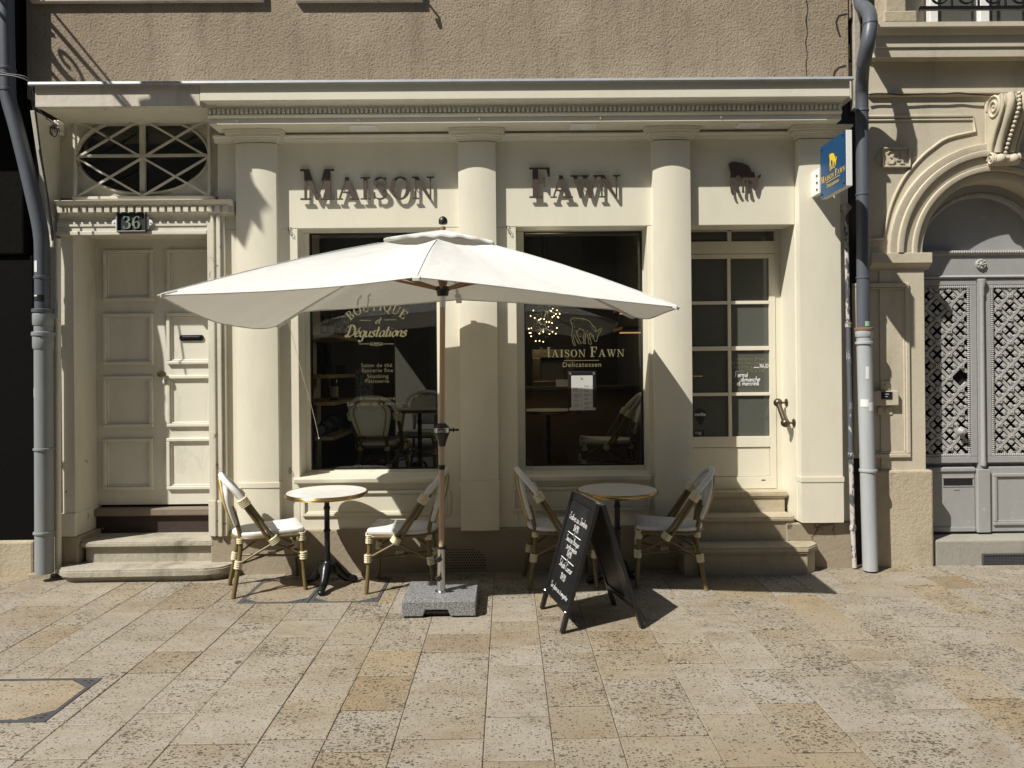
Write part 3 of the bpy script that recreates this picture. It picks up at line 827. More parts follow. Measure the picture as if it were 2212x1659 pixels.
# old left half of the canopy over the front door
xfl = X(75,YF,215)
old = part('weathered_fascia', MB().box(xfl, xcl-.003, YF+.004, YF+.05, Z(224,YF), zf1-.006), M['fascia_old'], B, bevel=.004)
part('canopy_soffit', MB().box(xfl+.01, xcl+.10, YF+.052, YW+.3, Z(224,YF)+.004, Z(224,YF)+.04), M['cream_old'], B)
part('zinc_flashing', MB().profx([(YF-.028,zf1-.022),(YF-.034,zf1-.010),(YF-.028,zf1+.010),(YW-.02,zf1+.05),(YW-.002,zf1+.10),(YW-.002,zf1+.001),(YF+.0,zf1+.001)], xfl-.03, xcr+.015), M['zinc'], B)
# end panel of the cornice, right
part('cornice_end', MB().box(xcr+.004, xcr+.10, YW-.16, YW-.004, Z(236,YW), Z(197,YW)), M['cream'], B, bevel=.004)
part('side_strip', MB().box(x_r+.002, x_r+.05, YW+.02, YW+.09, Z(1135,YW), zt), M['cream_old'], B)
# slanted cheek board, left
xk = X(122,YW,515)
zck = Z(228,YF,75); zcb = Z(535,YW,122)
part('cheek_board', MB().ext([(YF+.10,zck),(YW+.089,zck),(YW+.089,zcb),(YW-.03,zcb),(YW-.02,Z(500,YW))], lambda a,b,d: (d,a,b), xk-.05, xk-.015), M['cream_old'], B, bevel=.004)
# recessed panel with the oval window
YO = YW+.09
xo0, xo1 = xk-.02, X(474,YW,330)+.02
zo0, zo1 = Z(420,YO), Z(247,YO)+.05
ocx, ocz = X(308,YO,333), Z(330,YO); orx, orz = X(449,YO,333)-ocx, Z(250,YO)-ocz
n = 40
el = [(ocx+orx*math.cos(-pi/2-2*pi*i/n), ocz+orz*math.sin(-pi/2-2*pi*i/n)) for i in range(n+1)]
poly = [(xo0,zo0),(ocx-.0005,zo0)]+el[:-1]+[(ocx+.0005,el[0][1]),(ocx+.0005,zo0),(xo1,zo0),(xo1,zo1),(xo0,zo1)]
ow = part('oval_window', MB().face(poly, YO, YO+.04), M['cream_old'], B)
part('pane', MB().face(el[:-1], YO+.025, YO+.033), M['glass'], ow)
part('window_backing', MB().box(xo0-.4,xo1,YO+.3,YO+.32,zo0,zo1).box(xo0-.02,xo0+.02,YO+.041,YO+.3,zo0,zo1).box(xo1-.02,xo1,YO+.041,YO+.3,zo0,zo1).box(xo0,xo1,YO+.041,YO+.3,zo0-.02,zo0+.0).box(xo0,xo1,YO+.041,YO+.3,zo1,zo1+.02), M['room_dark'], ow)
mb = MB()
ring = [(ocx+(orx+.012)*math.cos(2*pi*i/48), YO-.004, ocz+(orz+.012)*math.sin(2*pi*i/48)) for i in range(49)]
mb.tube(ring, .013, 8); part('oval_moulding', mb, M['cream_old'], ow, smooth=50)
mb = MB(); mb.box(ocx-.022,ocx+.022,YO-.012,YO+.02,ocz-orz+.004,ocz+orz-.004); part('glazing_bar', mb, M['cream_old'], ow, bevel=.004)
mb = MB(); mb.box(ocx-orx+.01,ocx+orx-.01,YO-.006,YO+.018,ocz-.012,ocz+.012); part('glazing_bar', mb, M['cream_old'], ow, bevel=.004)
lx0, lx1 = X(166,YO-.04,333), X(450,YO-.04,333); lz0, lz1 = Z(418,YO-.04), Z(252,YO-.04)
lz = (lz0+lz1)/2; lx = (lx0+lx1)/2
P_ = {'tl':(lx0,lz1),'tr':(lx1,lz1),'bl':(lx0,lz0),'br':(lx1,lz0),'l':(lx0,lz),'r':(lx1,lz),'t':(lx,lz1),'b':(lx,lz0)}
for k,(a,b,yy) in enumerate((('tl','br',0),('bl','tr',.007),('l','t',.0035),('t','r',.0045),('r','b',.0035),('b','l',.0045))):
    a, b = P_[a], P_[b]
    A = V3((a[0],YO-.05+yy,a[1])); Bv = V3((b[0],YO-.05+yy,b[1])); c = (A+Bv)/2; t = (Bv-A)/2
    part('lattice_bar', MB().obox(c, t, V3((0,.005,0)), t.cross(V3((0,1,0))).normalized()*.0085), M['cream_old'], ow)
for q in ((lx0-.02,lx0+.0,lz0,lz1),(lx1,lx1+.022,lz0,lz1),(lx0-.03,lx1+.05,lz0-.026,lz0-.003)):
    part('lattice_frame', MB().box(q[0],q[1],YO-.062,YO-.03,q[2],q[3]), M['cream_old'], ow, bevel=.003)
part('rear_strip', MB().box(lx1+.025, xo1+.02, YO-.02, YO-.001, lz0, lz1), M['cream_old'], ow)

# ---- front door 36 with its surround
S = thing('door_surround', 'old cream wooden surround with dentil cornice round the panelled front door', 'door surround', (-3.0,YW,.5))
xa0, xa1 = X(133,YW,800), X(160,YW,800)       # left jamb face
xb0, xb1 = X(450,YW-.03,800), X(488,YW-.03,800)   # right architrave
zl_t, zl_b = Z(459,YW), Z(502,YW,290)
zb_l = Z(1152,YW,300)
xd0, xd1 = X(208,YE,800), X(208,YE,800)+1.13
mb = MB(); mb.planz([(xa0,YW),(xa1,YW),(xd0+.002,YE+.0),(xd0+.002,YE+.09),(xa0,YE+.09)], zb_l+.16, zl_b+.02)
part('jamb', mb, M['cream_old'], S)
mb = MB(); mb.planz([(xa0-.012,YW-.012),(xa1+.006,YW-.012),(xd0+.012,YE-.002),(xd0+.012,YE+.08),(xa0-.012,YE+.08)], zb_l-.02, zb_l+.17)
part('jamb_foot', mb, M['cream_old'], S, bevel=.004)
for k,(a,b,yy) in enumerate(((0,.20,.012),(.20,.42,.0),(.42,.58,.02),(.58,.8,-.008),(.8,1,.012))):
    part('architrave_strip', MB().box(xb0+(xb1-xb0)*a+.0005, xb0+(xb1-xb0)*b, YW-.045+yy, YW-.002, zb_l+.27, zl_t-.004*k), M['cream_old'], S, bevel=.004)
    part('architrave_foot', MB().box(xb0+(xb1-xb0)*a-.003*(k==0)+.0005, xb0+(xb1-xb0)*b+.004*(k==4), YW-.060+yy, YW-.004, zb_l-.02, zb_l+.27), M['cream_old'], S, bevel=.004)
part('reveal', MB().box(xb0+.004, xb1-.012, YW-.0015, YE+.08, zb_l-.02, zl_b+.02), M['cream_old'], S)
part('lintel_soffit', MB().box(xa0, xb1-.02, YW+.0025, YE+.08, zl_b+.006, zl_b+.10), M['cream_old'], S)
zc0, zc1 = Z(456,YW-.06), Z(424,YW-.12)
for k,(v0,v1,yy) in enumerate(((459,467,.028),(467,474,.020),(474,484,.030),(484,494,.022),(494,502,.036))):
    part('lintel_band', MB().box(xa0-.004*k, xb0-.001 if k > 1 else xb1, YW-yy, YW+.002, Z(v1,YW), Z(v0,YW)-.0006), M['cream_old'], S, bevel=.003)
cc = MB().profx([(YW,zc0-.012),(YW-.035,zc0-.012),(YW-.040,zc0+.006),(YW-.050,zc0+.010),(YW-.050,zc0+.065),(YW-.072,zc0+.068),(YW-.092,zc0+.085),(YW-.105,zc0+.105),(YW-.108,zc1-.004),(YW-.100,zc1),(YW+.08,zc1+.002),(YW+.08,zc0-.012)], X(118,YW-.1,440), X(500,YW-.1,440))
dcor = part('door_cornice', cc, M['cream_old'], S, smooth=25)
xx = X(124,YW-.07,440); xe2 = X(494,YW-.07,440)
while xx < xe2-.02:
    part('dentil', MB().box(xx, xx+.040, YW-.078, YW-.049, zc0+.014, zc0+.062), M['cream_old'], dcor); xx += .0635
# door leaf
zdt, zdb = Z(518,YE,290), Z(1090,YE,290)
D = part('front_door', MB().box(xd0, xd1, YE, YE+.045, zdb, zdt), M['cream_door'], S)
for u0,u1 in ((225,332),(362,466)):
    for v0,v1 in ((540,650),(677,788),(812,923),(947,1058)):
        x0,x1 = X(u0,YE,(v0+v1)/2), X(u1,YE,(v0+v1)/2)
        f = frame_moulding(x0,x1,Z(v1,YE,290),Z(v0,YE,290),YE,.030,.024)
        part('door_panel', f, M['cream_door'], D, bevel=.006)
part('door_stop', MB().box(xd0-.001, xd1, YE+.05, YE+.08, zdb-.1, zdt+.1), M['gap'], S)
ktop = at(347,807,YE-.05)
part('door_knob', MB().lathe([(.0,.075),(.018,.073),(.030,.06),(.034,.048),(.030,.034),(.014,.024),(.012,.006),(.022,.002),(.022,0)], (ktop.x,YE-.001,ktop.z), 8, 'y'), M['bronze'], D)
part('keyhole_cover', MB().ball((ktop.x+.006,YE-.004,ktop.z-.07), .016, 8, (1,.5,1.6)), M['white'], D, smooth=40)
sx0, sx1 = X(388,YE,730), X(441,YE,730); sz0, sz1 = Z(736,YE,400), Z(724,YE,400)
part('letter_slot', MB().face([(sx0,(sz0+sz1)/2),(sx0+.012,sz0),(sx1-.012,sz0),(sx1,(sz0+sz1)/2),(sx1-.012,sz1),(sx0+.012,sz1)], YE-.012, YE+.001).box(sx0+.03,sx1-.03,YE-.02,YE-.013,sz0+.012,sz1-.012), M['iron'], D, bevel=.003)
part('kick_board', MB().box(xd0-.06, xb1, YE-.05, YE-.01, Z(1140,YE), zdb-.06), M['kick'], S)
part('threshold', MB().box(xd0-.05, xb1, YE-.085, YE+.04, zdb-.085, zdb-.022), M['wood_grey'], S, bevel=.01)

# ---- shop windows
def shop_window(o, uL, uR, v0, v1):
    x0, x1 = o[0]+.0015, o[1]-.0015
    gx0, gx1 = X(uL,YG,760), X(uR,YG,760); gz0, gz1 = Z(v1,YG,(uL+uR)/2), Z(v0,YG,(uL+uR)/2)
    f = MB()
    for q in ((x0,gx0,zs1-.03,zfb-.002),(gx1,x1,zs1-.03,zfb-.002),(gx0,gx1,gz1,zfb-.002),(gx0,gx1,zs1-.03,gz0)): f.box(q[0],q[1],YG-.03,YG+.04,q[2],q[3])
    wdw = part('shop_window', f, M['cream'], B)
    ga = MB(); t = .011
    for q in ((gx0,gx0+t,gz0+t,gz1-t),(gx1-t,gx1,gz0+t,gz1-t),(gx0,gx1,gz1-t,gz1),(gx0,gx1,gz0,gz0+t)): ga.box(q[0]+.0005,q[1]-.0005,YG-.024,YG+.02,q[2]+.0005,q[3]-.0005)
    part('gasket', ga, M['blacksatin'], wdw)
    part('pane', MB().box(gx0+.004,gx1-.004,YG-.004,YG+.004,gz0+.004,gz1-.004), M['glass'], wdw)
    part('lower_bead', MB().box(gx0+.06,gx1+.03,YG-.055,YG-.031,gz0-.055,gz0-.008), M['cream'], wdw, bevel=.004)
    sl_ = MB().profx([(YW-.055,zs1-.040),(YW-.060,zs1-.012),(YW-.058,zs1-.006),(YG-.03,zs1+.012),(YG-.03,zs1-.05),(YW-.045,zs1-.05)], o[0]+.001, o[1]-.001)
    sl_.profx([(YW-.055,zs1-.0395),(YW-.060,zs1-.012),(YW-.058,zs1-.006),(YW-.0015,zs1-.0025),(YW-.0015,zs1-.05),(YW-.045,zs1-.05)], o[0]-.03, o[0]+.0005)
    part('sill', sl_, M['cream'], wdw)
    return wdw, gx0, gx1, gz0, gz1
W1 = shop_window(o1, 672, 945, 503, 1013)
W2 = shop_window(o2, 1133, 1388, 501, 1005)
YT = YG-.0055
def glassfn(px, pz): return lambda a, b, k: (px+a, YT-k, pz+b)
def glyphs(mb, s, cu, cv, size, Y=YT, shear=0, space=1.05, bold=0, y=None):
    vs, fs = sans(s, size, 'CENTER', shear, space, bold)
    p = at(cu, cv, Y)
    mb.add([(p.x+a, Y, p.z+b) for a, b in vs], fs)
# window 1 lettering
mb = MB()
pxs = 1/254.0                              # metres per picture pixel at the glass
word = [(c,)+SERIF[c] for c in 'BOUTIQUE']
p0 = at(815.5, 745, YT); rad = 98*pxs; hgt = 19*pxs
tot = sum(wd*hgt+.010 for _, wd, _ in word)
ang = tot/rad/2
for c, wd, ps in word:
    aw = wd*hgt/rad
    for i, q in enumerate(ps):
        vs = []
        for a, b in q:
            th = ang-(a*hgt)/rad; rr = rad-hgt*.5+b*hgt
            vs.append((p0.x+rr*math.sin(-th), YT-.0001*(i % 9), p0.z-.055+rr*math.cos(th)))
        mb.add(vs, [tuple(range(len(vs)))])
    ang -= aw+.010/rad
def script(mb, s, cu, cv, size, wd, nib=.5, shear=.32):
    ps, wl = hand(s, size, wd, shear, nib, k=5)
    p = at(cu, cv, YT)
    flat(mb, ps, lambda a, b, k: (p.x-wl/2+a, YT-k, p.z+b))
script(mb, 'et', 816, 699, .062, .008)
script(mb, 'D\u00e9gustations', 811, 727, .098, .0155)
for u0,u1,v in ((777,802,692),(829,857,691),(775,797,743),(829,851,743)):
    a = at(u0,v,YT); b = at(u1,v,YT); mb.box(a.x,b.x,YT-.0004,YT,a.z-.002,a.z+.002)
p = at(813,743,YT)
sw = [(-.055,.004),(-.045,-.010),(-.03,.004),(-.045,.012),(-.052,0),(-.03,-.012),(0,.006),(.018,.012),(.012,-.006),(0,-.018),(-.012,-.006),(-.018,.012),(0,.006),(.03,-.012),(.052,0),(.045,.012),(.03,.004),(.045,-.010),(.055,.004)]
flat(mb, ribbon(smooth_line(sw,4), [.004]*(18*4+1)), lambda a,b,k: (p.x+a, YT-k, p.z+b))
part('gold_lettering', mb, M['gold'], W1[0])
mb = MB()
for s, u, v in (('Salon de th\u00e9',813.5,793),('Epicerie fine',815.5,804),('Snacking',816,816.5),('P\u00e2tisserie',814.5,827),('\u00c0 toute heure',815,864.5),('Sur place ou \u00e0 emporter',816,876)):
    glyphs(mb, s, u, v, .047, space=1.12)
part('small_lettering', mb, M['gold_dim'], W1[0])
# window 2 lettering
mb = MB()
wd_, tot = serif_word('MAISON FAWN', .086, .062, .011, .32)
p = at(1257, 771, YT)
for c, ps in wd_: flat(mb, ps, lambda a,b,k: (p.x-tot/2+a, YT-k, p.z+b))
glyphs(mb, 'Delicatessen', 1257, 792.5, .058, space=1.12)
a = at(1218,779,YT); b = at(1294,779,YT); mb.box(a.x,b.x,YT-.0004,YT,a.z-.002,a.z+.002)
f0 = at(1232, 747, YT); fs_ = .268
ol = [(f0.x+q[0]*fs_, f0.z+q[1]*fs_) for q in FAWN]
flat(mb, ribbon(ol+[ol[0]], [.0035]*(len(ol)+1)), lambda a,b,k: (a, YT-k, b))
for k in range(46):
    i = R.randrange(len(FAWN)); q = FAWN[i]; t = R.uniform(.08,.35); q = (q[0]*(1-t)+.42*t, q[1]*(1-t)+.66*t)
    a_ = R.uniform(-1.3,.2); flat(mb, ribbon([(f0.x+q[0]*fs_, f0.z+q[1]*fs_),(f0.x+q[0]*fs_+.011*math.cos(a_), f0.z+q[1]*fs_+.011*math.sin(a_))],[.003,.002]), lambda a,b,k: (a,YT-.0012-k,b))
part('gold_lettering', mb, M['gold'], W2[0])
# menu holder stuck on the glass
mn = thing('menu_frame', 'black framed paper menu stuck on the right window glass', 'menu', tuple(at(1257,886,YG-.02)))
a0 = at(1227,815,YG-.02); a1 = at(1289,888,YG-.02)
part('backboard', MB().box(a0.x,a1.x,YG-.016,YG-.0045,a1.z,a0.z+.05), M['blacksatin'], mn, bevel=.006)
b0 = at(1234,819,YG-.02); b1 = at(1281,886,YG-.02)
part('menu_sheet', MB().box(b0.x,b1.x,YG-.019,YG-.0165,b1.z,b0.z+.03), M['paper'], mn)
mb = MB()
for col_ in (0,1):
    zz = b0.z-.06-(.02 if col_ == 0 else 0); xx0 = b0.x+.018+col_*(b1.x-b0.x)*.5
    while zz > b1.z+.02:
        for r in range(R.choice([2,3,4])):
            if zz < b1.z+.012: break
            mb.box(xx0, xx0+R.uniform(.03,.055), YG-.0196, YG-.0188, zz, zz+.0035)
            mb.box(xx0+.062, xx0+.07, YG-.0196, YG-.0188, zz, zz+.0035); zz -= .0085
        zz -= .016
fa = [((b0.x+b1.x)/2-.014+q[0]*.028, b0.z-.012+q[1]*.028) for q in FAWN]
mb.face(fa, YG-.0197, YG-.0188)
part('menu_print', mb, M['ink'], mn)
sk = MB()
for u_, v_ in ((a0.x+.02,a0.z+.03),(a1.x-.02,a0.z+.03),(a0.x+.02,a1.z+.02),(a1.x-.02,a1.z+.02)): sk.lathe([(.012,0),(.012,.006),(.004,.008)], (u_,YG-.016,v_), 10, 'y')
part('suction_cup', sk, M['steel'], mn, kind='stuff')

# ---- shop door
dx0 = o3[0]-.12; dx1 = X(1676,YD,800); dz1, dz0 = Z(549,YD,1590), Z(1056,YD,1590)
fr = part('door_frame', MB().box(dx0,X(1688,YD,800),YD+.012,YD+.06,Z(521,YD,1590),zfb-.002) if False else MB().box(dx1+.002,o3[1]+.02,YD+.006,YD+.06,dz0-.03,zfb+.02), M['cream'], B)
part('transom_bar', MB().box(dx0,dx1+.002,YD+.002,YD+.055,dz1+.004,Z(521,YD,1590)), M['cream'], fr, bevel=.003)
for q in ((dx0,dx1+.002,Z(492,YD,1590),zfb+.01),(X(1572,YD,505),X(1580,YD,505),Z(521,YD,1590)+.001,Z(492,YD,1590)-.001),(X(1674,YD,505),dx1+.0015,Z(521,YD,1590)+.001,Z(492,YD,1590)-.001)):
    part('transom_frame', MB().box(q[0],q[1],YD+.004,YD+.055,q[2],q[3]), M['cream'], fr)
part('pane', MB().box(dx0,dx1,YD+.028,YD+.034,Z(521,YD,1590)+.002,Z(492,YD,1590)-.002), M['glass_dark'], fr)
rowv = ((558,650),(657,748),(757,848),(855,943)); colu = ((1495,1572),(1580,1661))
vx = [X(1490,YD,800)-.1, X(1572.5,YD,700), X(1579.5,YD,700), X(1662,YD,700)]
f = MB()
f.box(dx0,dx1,YD,YD+.045,Z(558,YD,1590),dz1); f.box(vx[3],dx1,YD,YD+.045,dz0,Z(558,YD,1590)-.0005)
f.box(dx0,vx[3]-.0005,YD,YD+.045,Z(966,YD,1590),Z(943,YD,1590)); f.box(dx0,vx[3]-.0005,YD,YD+.045,dz0,Z(1030,YD,1590))
DR = part('shop_door', f, M['cream'], B, bevel=.002)
part('glazing_bar', MB().box(vx[1],vx[2],YD+.004,YD+.04,Z(943,YD,1590)+.001,Z(558,YD,1590)-.001), M['cream'], DR, bevel=.002)
for v0,v1 in ((650,657),(748,757),(848,855)):
    part('glazing_bar', MB().box(vx[2]+.001,vx[3]-.001,YD+.002,YD+.038,Z(v1,YD,1590),Z(v0,YD,1590)), M['cream'], DR, bevel=.002)
    part('glazing_bar', MB().box(dx0,vx[1]-.001,YD+.002,YD+.038,Z(v1,YD,1590),Z(v0,YD,1590)), M['cream'], DR, bevel=.002)
for v0,v1 in rowv:
    for xa_,xb_ in ((dx0,vx[1]),(vx[2],vx[3])):
        part('pane', MB().box(xa_,xb_,YD+.020,YD+.026,Z(v1,YD,1590),Z(v0,YD,1590)), M['glass_dark'], DR)
part('kick_panel', MB().box(dx0,vx[3]-.004,YD+.010,YD+.04,Z(1030,YD,1590)+.004,Z(966,YD,1590)-.004), M['cream'], DR)
part('keyhole', MB().box(X(1645,YD,1036),X(1653,YD,1036),YD-.002,YD+.002,Z(1038,YD,1650),Z(1036,YD,1650)), M['iron'], DR)
part('door_handle', MB().tube([at(1490,812,YD-.04),at(1512,812,YD-.045),at(1516,812.5,YD-.04)],.008,8), M['brass'], DR)
YQ = YD+.019
def dglyph(mb, s, u, v, size, **k): glyphs(mb, s, u, v, size, Y=YQ-.0005, **k)
mb = MB()
for s,u,v in (("Horaires d\u2019\u00e9t\u00e9",1620,778.5),('Ouvert tous les jours',1620.5,787),('de 11h \u00e0 15h',1616,796),('et de 17h \u00e0 20h',1620.5,804.5)): dglyph(mb, s, u, v, .040)
part('hours_lettering', mb, M['gold'], DR)
mb = MB()
def pen(mb, s, u, v, size, wd):
    ps, wl = hand(s, size*.9, wd*.7, .12, None, .04)
    q = at(u,v,YQ); flat(mb, ps, lambda a,b,k: (q.x+a, YQ-.001-k, q.z+b))
pen(mb,'Ferm\u00e9',1587,814.5,.052,.007); pen(mb,'dimanche',1600,824,.050,.007); pen(mb,'et mercredi',1591,832.5,.048,.007); pen(mb,'14h30',1640,795,.040,.0055)
a = at(1628,794,YQ); mb.box(a.x,a.x+.045,YQ-.0016,YQ-.001,a.z-.003,a.z+.003)
part('pen_lettering', mb, M['chalk'], DR)
p = at(1512.5,896,YQ)
dp = [(p.x+.052*math.cos(q), p.z+.052*math.sin(q)) for q in [(-35+250*i/20)*pi/180 for i in range(21)]]+[(p.x,p.z-.088)]
stk = part('round_sticker', MB().face(dp, YQ-.0012, YQ-.0004), M['black_box'], DR)
mb = MB(); glyphs(mb,'swile',1512.5,898.5,.045,Y=YQ-.0016,bold=.0012); part('sticker_print', mb, M['sticker'], stk)
a = at(1500.5,930,YQ); b = at(1521,942,YQ)
st2 = part('square_sticker', MB().box(a.x,b.x,YQ-.0012,YQ-.0004,b.z,a.z), M['black_box'], DR)
mb = MB(); mb.tube([(a.x+.014+.008*math.cos(q),YQ-.002,a.z-.020+.008*math.sin(q)) for q in [i*pi/8 for i in range(17)]],.002,4)
for k in range(3): mb.box(a.x+.032,a.x+.032+(.03,.022,.03)[k],YQ-.0018,YQ-.0013,a.z-.018-.009*k,a.z-.014-.009*k)
part('sticker_print', mb, M['sticker'], st2)
# ------------------------------------------------------------ raised letters and fawn on the frieze
def raised(name, word, uc, vbase, big, small, gap, label):
    lay, tot = serif_word(word, big, small, gap)
    yl = YW-.030
    p = at(uc, vbase, yl)
    t = thing(name, label, 'sign letters', (p.x, YW, p.z))
    for c, ps in lay:
        mb = MB()
        for i, q in enumerate(ps):
            e = .0004*(i % 7)
            mb.face([(p.x-tot/2+a, p.z+b) for a, b in q], yl-.006-e, yl+.006+e)
        for i, q in enumerate(ps[:2]):                       # stand-off pins
            a = sum(v[0] for v in q)/len(q); b = sum(v[1] for v in q)/len(q)
            mb.tube([(p.x-tot/2+a, yl+.005, p.z+b),(p.x-tot/2+a, YW-.0005, p.z+b)], .004, 6)
        part('letter', mb, M['letter'], t)
    return t
raised('sign_lettering','MAISON',794,431,.250,.182,.020,'six dark bronze raised letters forming the longer word on the cream frieze')
raised('sign_lettering','FAWN',1242,427,.248,.182,-.004,'four dark bronze raised letters forming the shorter word on the cream frieze')
p = at(1573.5, 422, YW-.03); fw = .268
t = thing('fawn_silhouette','dark bronze cut-out of a grazing fawn on the frieze above the shop door','emblem',(p.x+.13,YW,p.z))
part('silhouette', MB().face([(p.x+q[0]*fw, p.z+q[1]*fw*1.15) for q in FAWN], YW-.036, YW-.025), M['letter'], t)
mb = MB()
for a,b in ((.15,.7),(.5,.7),(.68,.6)): mb.tube([(p.x+a*fw,YW-.026,p.z+b*fw*1.15),(p.x+a*fw,YW-.0005,p.z+b*fw*1.15)],.004,6)
part('pin', mb, M['iron'], t, kind='stuff')

# ------------------------------------------------------------ house number plates
def number_plate(num, u0, u1, v0, v1, Y, mplate, mnum, mear, label, h, flip=False):
    a = at(u0, v1, Y); b = at(u1, v0, Y); zc = (a.z+b.z)/2; xc = (a.x+b.x)/2
    t = thing('house_number', label, 'number plate', (xc, Y, zc))
    part('plate', MB().box(a.x,b.x,Y-.014,Y-.001,a.z,b.z), mplate, t, bevel=.002)
    f = MB(); w_ = .012
    for q in ((a.x-w_,b.x+w_,b.z,b.z+w_),(a.x-w_,b.x+w_,a.z-w_,a.z),(a.x-w_,a.x,a.z,b.z),(b.x,b.x+w_,a.z,b.z)): f.box(q[0],q[1],Y-.030,Y-.001,q[2],q[3])
    part('rim', f, mplate, t, bevel=.003)
    for s in (-1,1):
        x0 = (a.x-w_) if s < 0 else (b.x+w_)
        e = [(x0,zc+.055),(x0+s*.012,zc+.050),(x0+s*.018,zc+.028),(x0+s*.040,zc+.018),(x0+s*.050,zc),(x0+s*.040,zc-.018),(x0+s*.018,zc-.028),(x0+s*.012,zc-.050),(x0,zc-.055)]
        part('ear', MB().face(e, Y-.012, Y-.001).lathe([(.006,0),(.006,.006)],(x0+s*.030,Y-.012,zc),8,'y'), mear, t, bevel=.002)
    x = 0; L_ = []
    for c in num:
        wd, ps = SERIF[c]; L_.append((x, ps)); x += wd*h+.014
    x -= .014
    for x0, ps in L_:
        mb = MB()
        for i, q in enumerate(ps): mb.face([(xc-x/2+x0+p_[0]*h, zc-h/2+p_[1]*h) for p_ in q], Y-.023-.0003*(i % 7), Y-.013)
        part('digit', mb, mnum, t)
number_plate('36',259,315,463,500,YW-.036,M['plate_green'],M['num_green'],M['white'],'dark green enamel plate with number 36 over the panelled front door',.100)
number_plate('34',1906,1960,323,360,YN,M['stone'],M['stone'],M['stone'],'stone coloured number 34 plate beside the arched doorway',.105)

# ------------------------------------------------------------ steps
def nosed(poly_fn, z0, z1, th=.055, over=.025):
    mb = MB(); mb.planz(poly_fn(0), z0, z1-th); 
    mb.planz(poly_fn(over*.7), z1-th, z1-th*.75); mb.planz(poly_fn(over), z1-th*.75, z1-th*.2); mb.planz(poly_fn(over*.8), z1-th*.2, z1)
    return mb
ST = thing('shop_steps','three worn limestone steps with chamfered corner up to the shop door','steps',(2.0,YW,0))
zt0, zt1, zt2 = .225, .425, Z(1062,YD-.12,1590)
xr1, xr2, xr3 = X(1772,5.63,1180), X(1719,5.82,1120), X(1695,YD-.13,1065)
xw = xs1
def s1(o): return [(xw-.05,YW+.05),(xw-.05,5.640-o),(xr1-.10,5.640-o),(xr1+o,5.735-o*.4),(xr1+o,YP-.0005),(xr2+.0,YP-.0005),(xr2,YW+.05)]
def s2(o): return [(xw,YD),(xw,5.835-o),(xr2-.045,5.835-o),(xr2+.0,5.86-o) ,(xr2-.0,YD)]
def s3(o): return [(xw,YD+.06),(xw,YD-.135-o),(xr3+o,YD-.135-o),(xr3+o,YD+.06)]
part('step', nosed(s1,-.02,zt0,.06,.022), M['step'], ST, smooth=40, bevel=.006)
part('step', nosed(s2,zt0-.01,zt1,.05,.020), M['step'], ST, smooth=40, bevel=.006)
part('step', nosed(s3,zt1-.01,zt2,.05,.018), M['step'], ST, smooth=40, bevel=.006)
SL = thing('door_steps','two weathered stone steps with rounded nosing below the panelled front door','steps',(-3.1,YW,0))
xa_, xb_ = X(131,5.66,1215), X(486,5.66,1215)
def r1(o):
    n = 7; y0 = 5.655-o; p = [(xa_+.02-o,YE)]
    p += [(xa_+.10-(.10+o)*math.cos(q*pi/2/n), 5.755-(.10+o)*math.sin(q*pi/2/n)) for q in range(n+1)]
    p += [(xb_-.28+.28*math.sin(q*pi/2/n)+o*math.sin(q*pi/2/n), 5.80-(.145+o)*math.cos(q*pi/2/n)) for q in range(n+1)]
    return p+[(xb_-.06,YE)]
def r2(o):
    x0, x1 = X(184,YW+.05,1150), xb0+.02
    n = 5; p = [(x0-o,YE)]+[(x0+.06-(.06+o)*math.cos(q*pi/2/n), YW+.075-(.06+o)*math.sin(q*pi/2/n)) for q in range(n+1)]
    return p+[(x1,YW+.015-o),(x1,YE)]
zA = H-(1207+8.2-799.3)/FPX*5.70; zB = H-(1147+7.6-799.3)/FPX*5.93
def rough(mb, k=.006):
    for v in mb.v:
        n = math.sin(v.x*23+v.z*31)*math.cos(v.y*29+v.x*7)
        v.z += n*k*.6; v.y += math.sin(v.x*17+v.z*11)*k
    return mb
part('step', rough(nosed(r1,-.02,zA,.07,.045)), M['step_old'], SL, smooth=40, bevel=.008)
part('step', rough(nosed(r2,zA-.02,zB,.05,.04),.004), M['step_old'], SL, smooth=40, bevel=.008)
part('side_block', MB().box(X(118,YW,1190),X(172,YW,1190),YW-.02,YE+.02,-.02,zb_l-.021), M['plinth'], SL, bevel=.01)

# ------------------------------------------------------------ right-hand neighbour, number 34
N = thing('stone_building','pale ochre limestone building with arched doorway and iron balcony','building',(4.6,YN,0))
acx, acz = X(2150,YN,545), Z(546,YN,2150); ar = X(2150,YN,600)-X(1992,YN,600)
xnl = X(1874,YN,600); xnr = acx+1.35; znt = Z(48,YN,2000)
n = 32
arch = [(acx-ar*math.cos(pi*i/n), acz+ar*math.sin(pi*i/n)) for i in range(n+1)]
wall = [(xnl,0),(acx-ar,0)]+arch+[(acx+ar,0),(xnr,0),(xnr,znt),(xnl,znt)]
part('wall', MB().face(wall, YN, YN+.30), M['stone'], N)
part('upper_wall', MB().box(xnl,xnr,YN+.1,YN+.35,znt-.1,6.2), M['stone'], N)
# archivolt mouldings
for r0,r1_,y0 in ((1.005,1.10,-.012),(1.10,1.17,-.045),(1.17,1.30,-.030),(1.30,1.38,-.062),(1.38,1.48,-.040)):
    part('archivolt', MB().arc(acx,acz,[(ar*r0+.001,YN+y0+.004),(ar*(r0+.015),YN+y0),(ar*r1_-.004,YN+y0),(ar*r1_,YN+y0+.006),(ar*r1_,YN+.004),(ar*r0+.001,YN+.004)],0,pi,36), M['stone'], N, smooth=35)
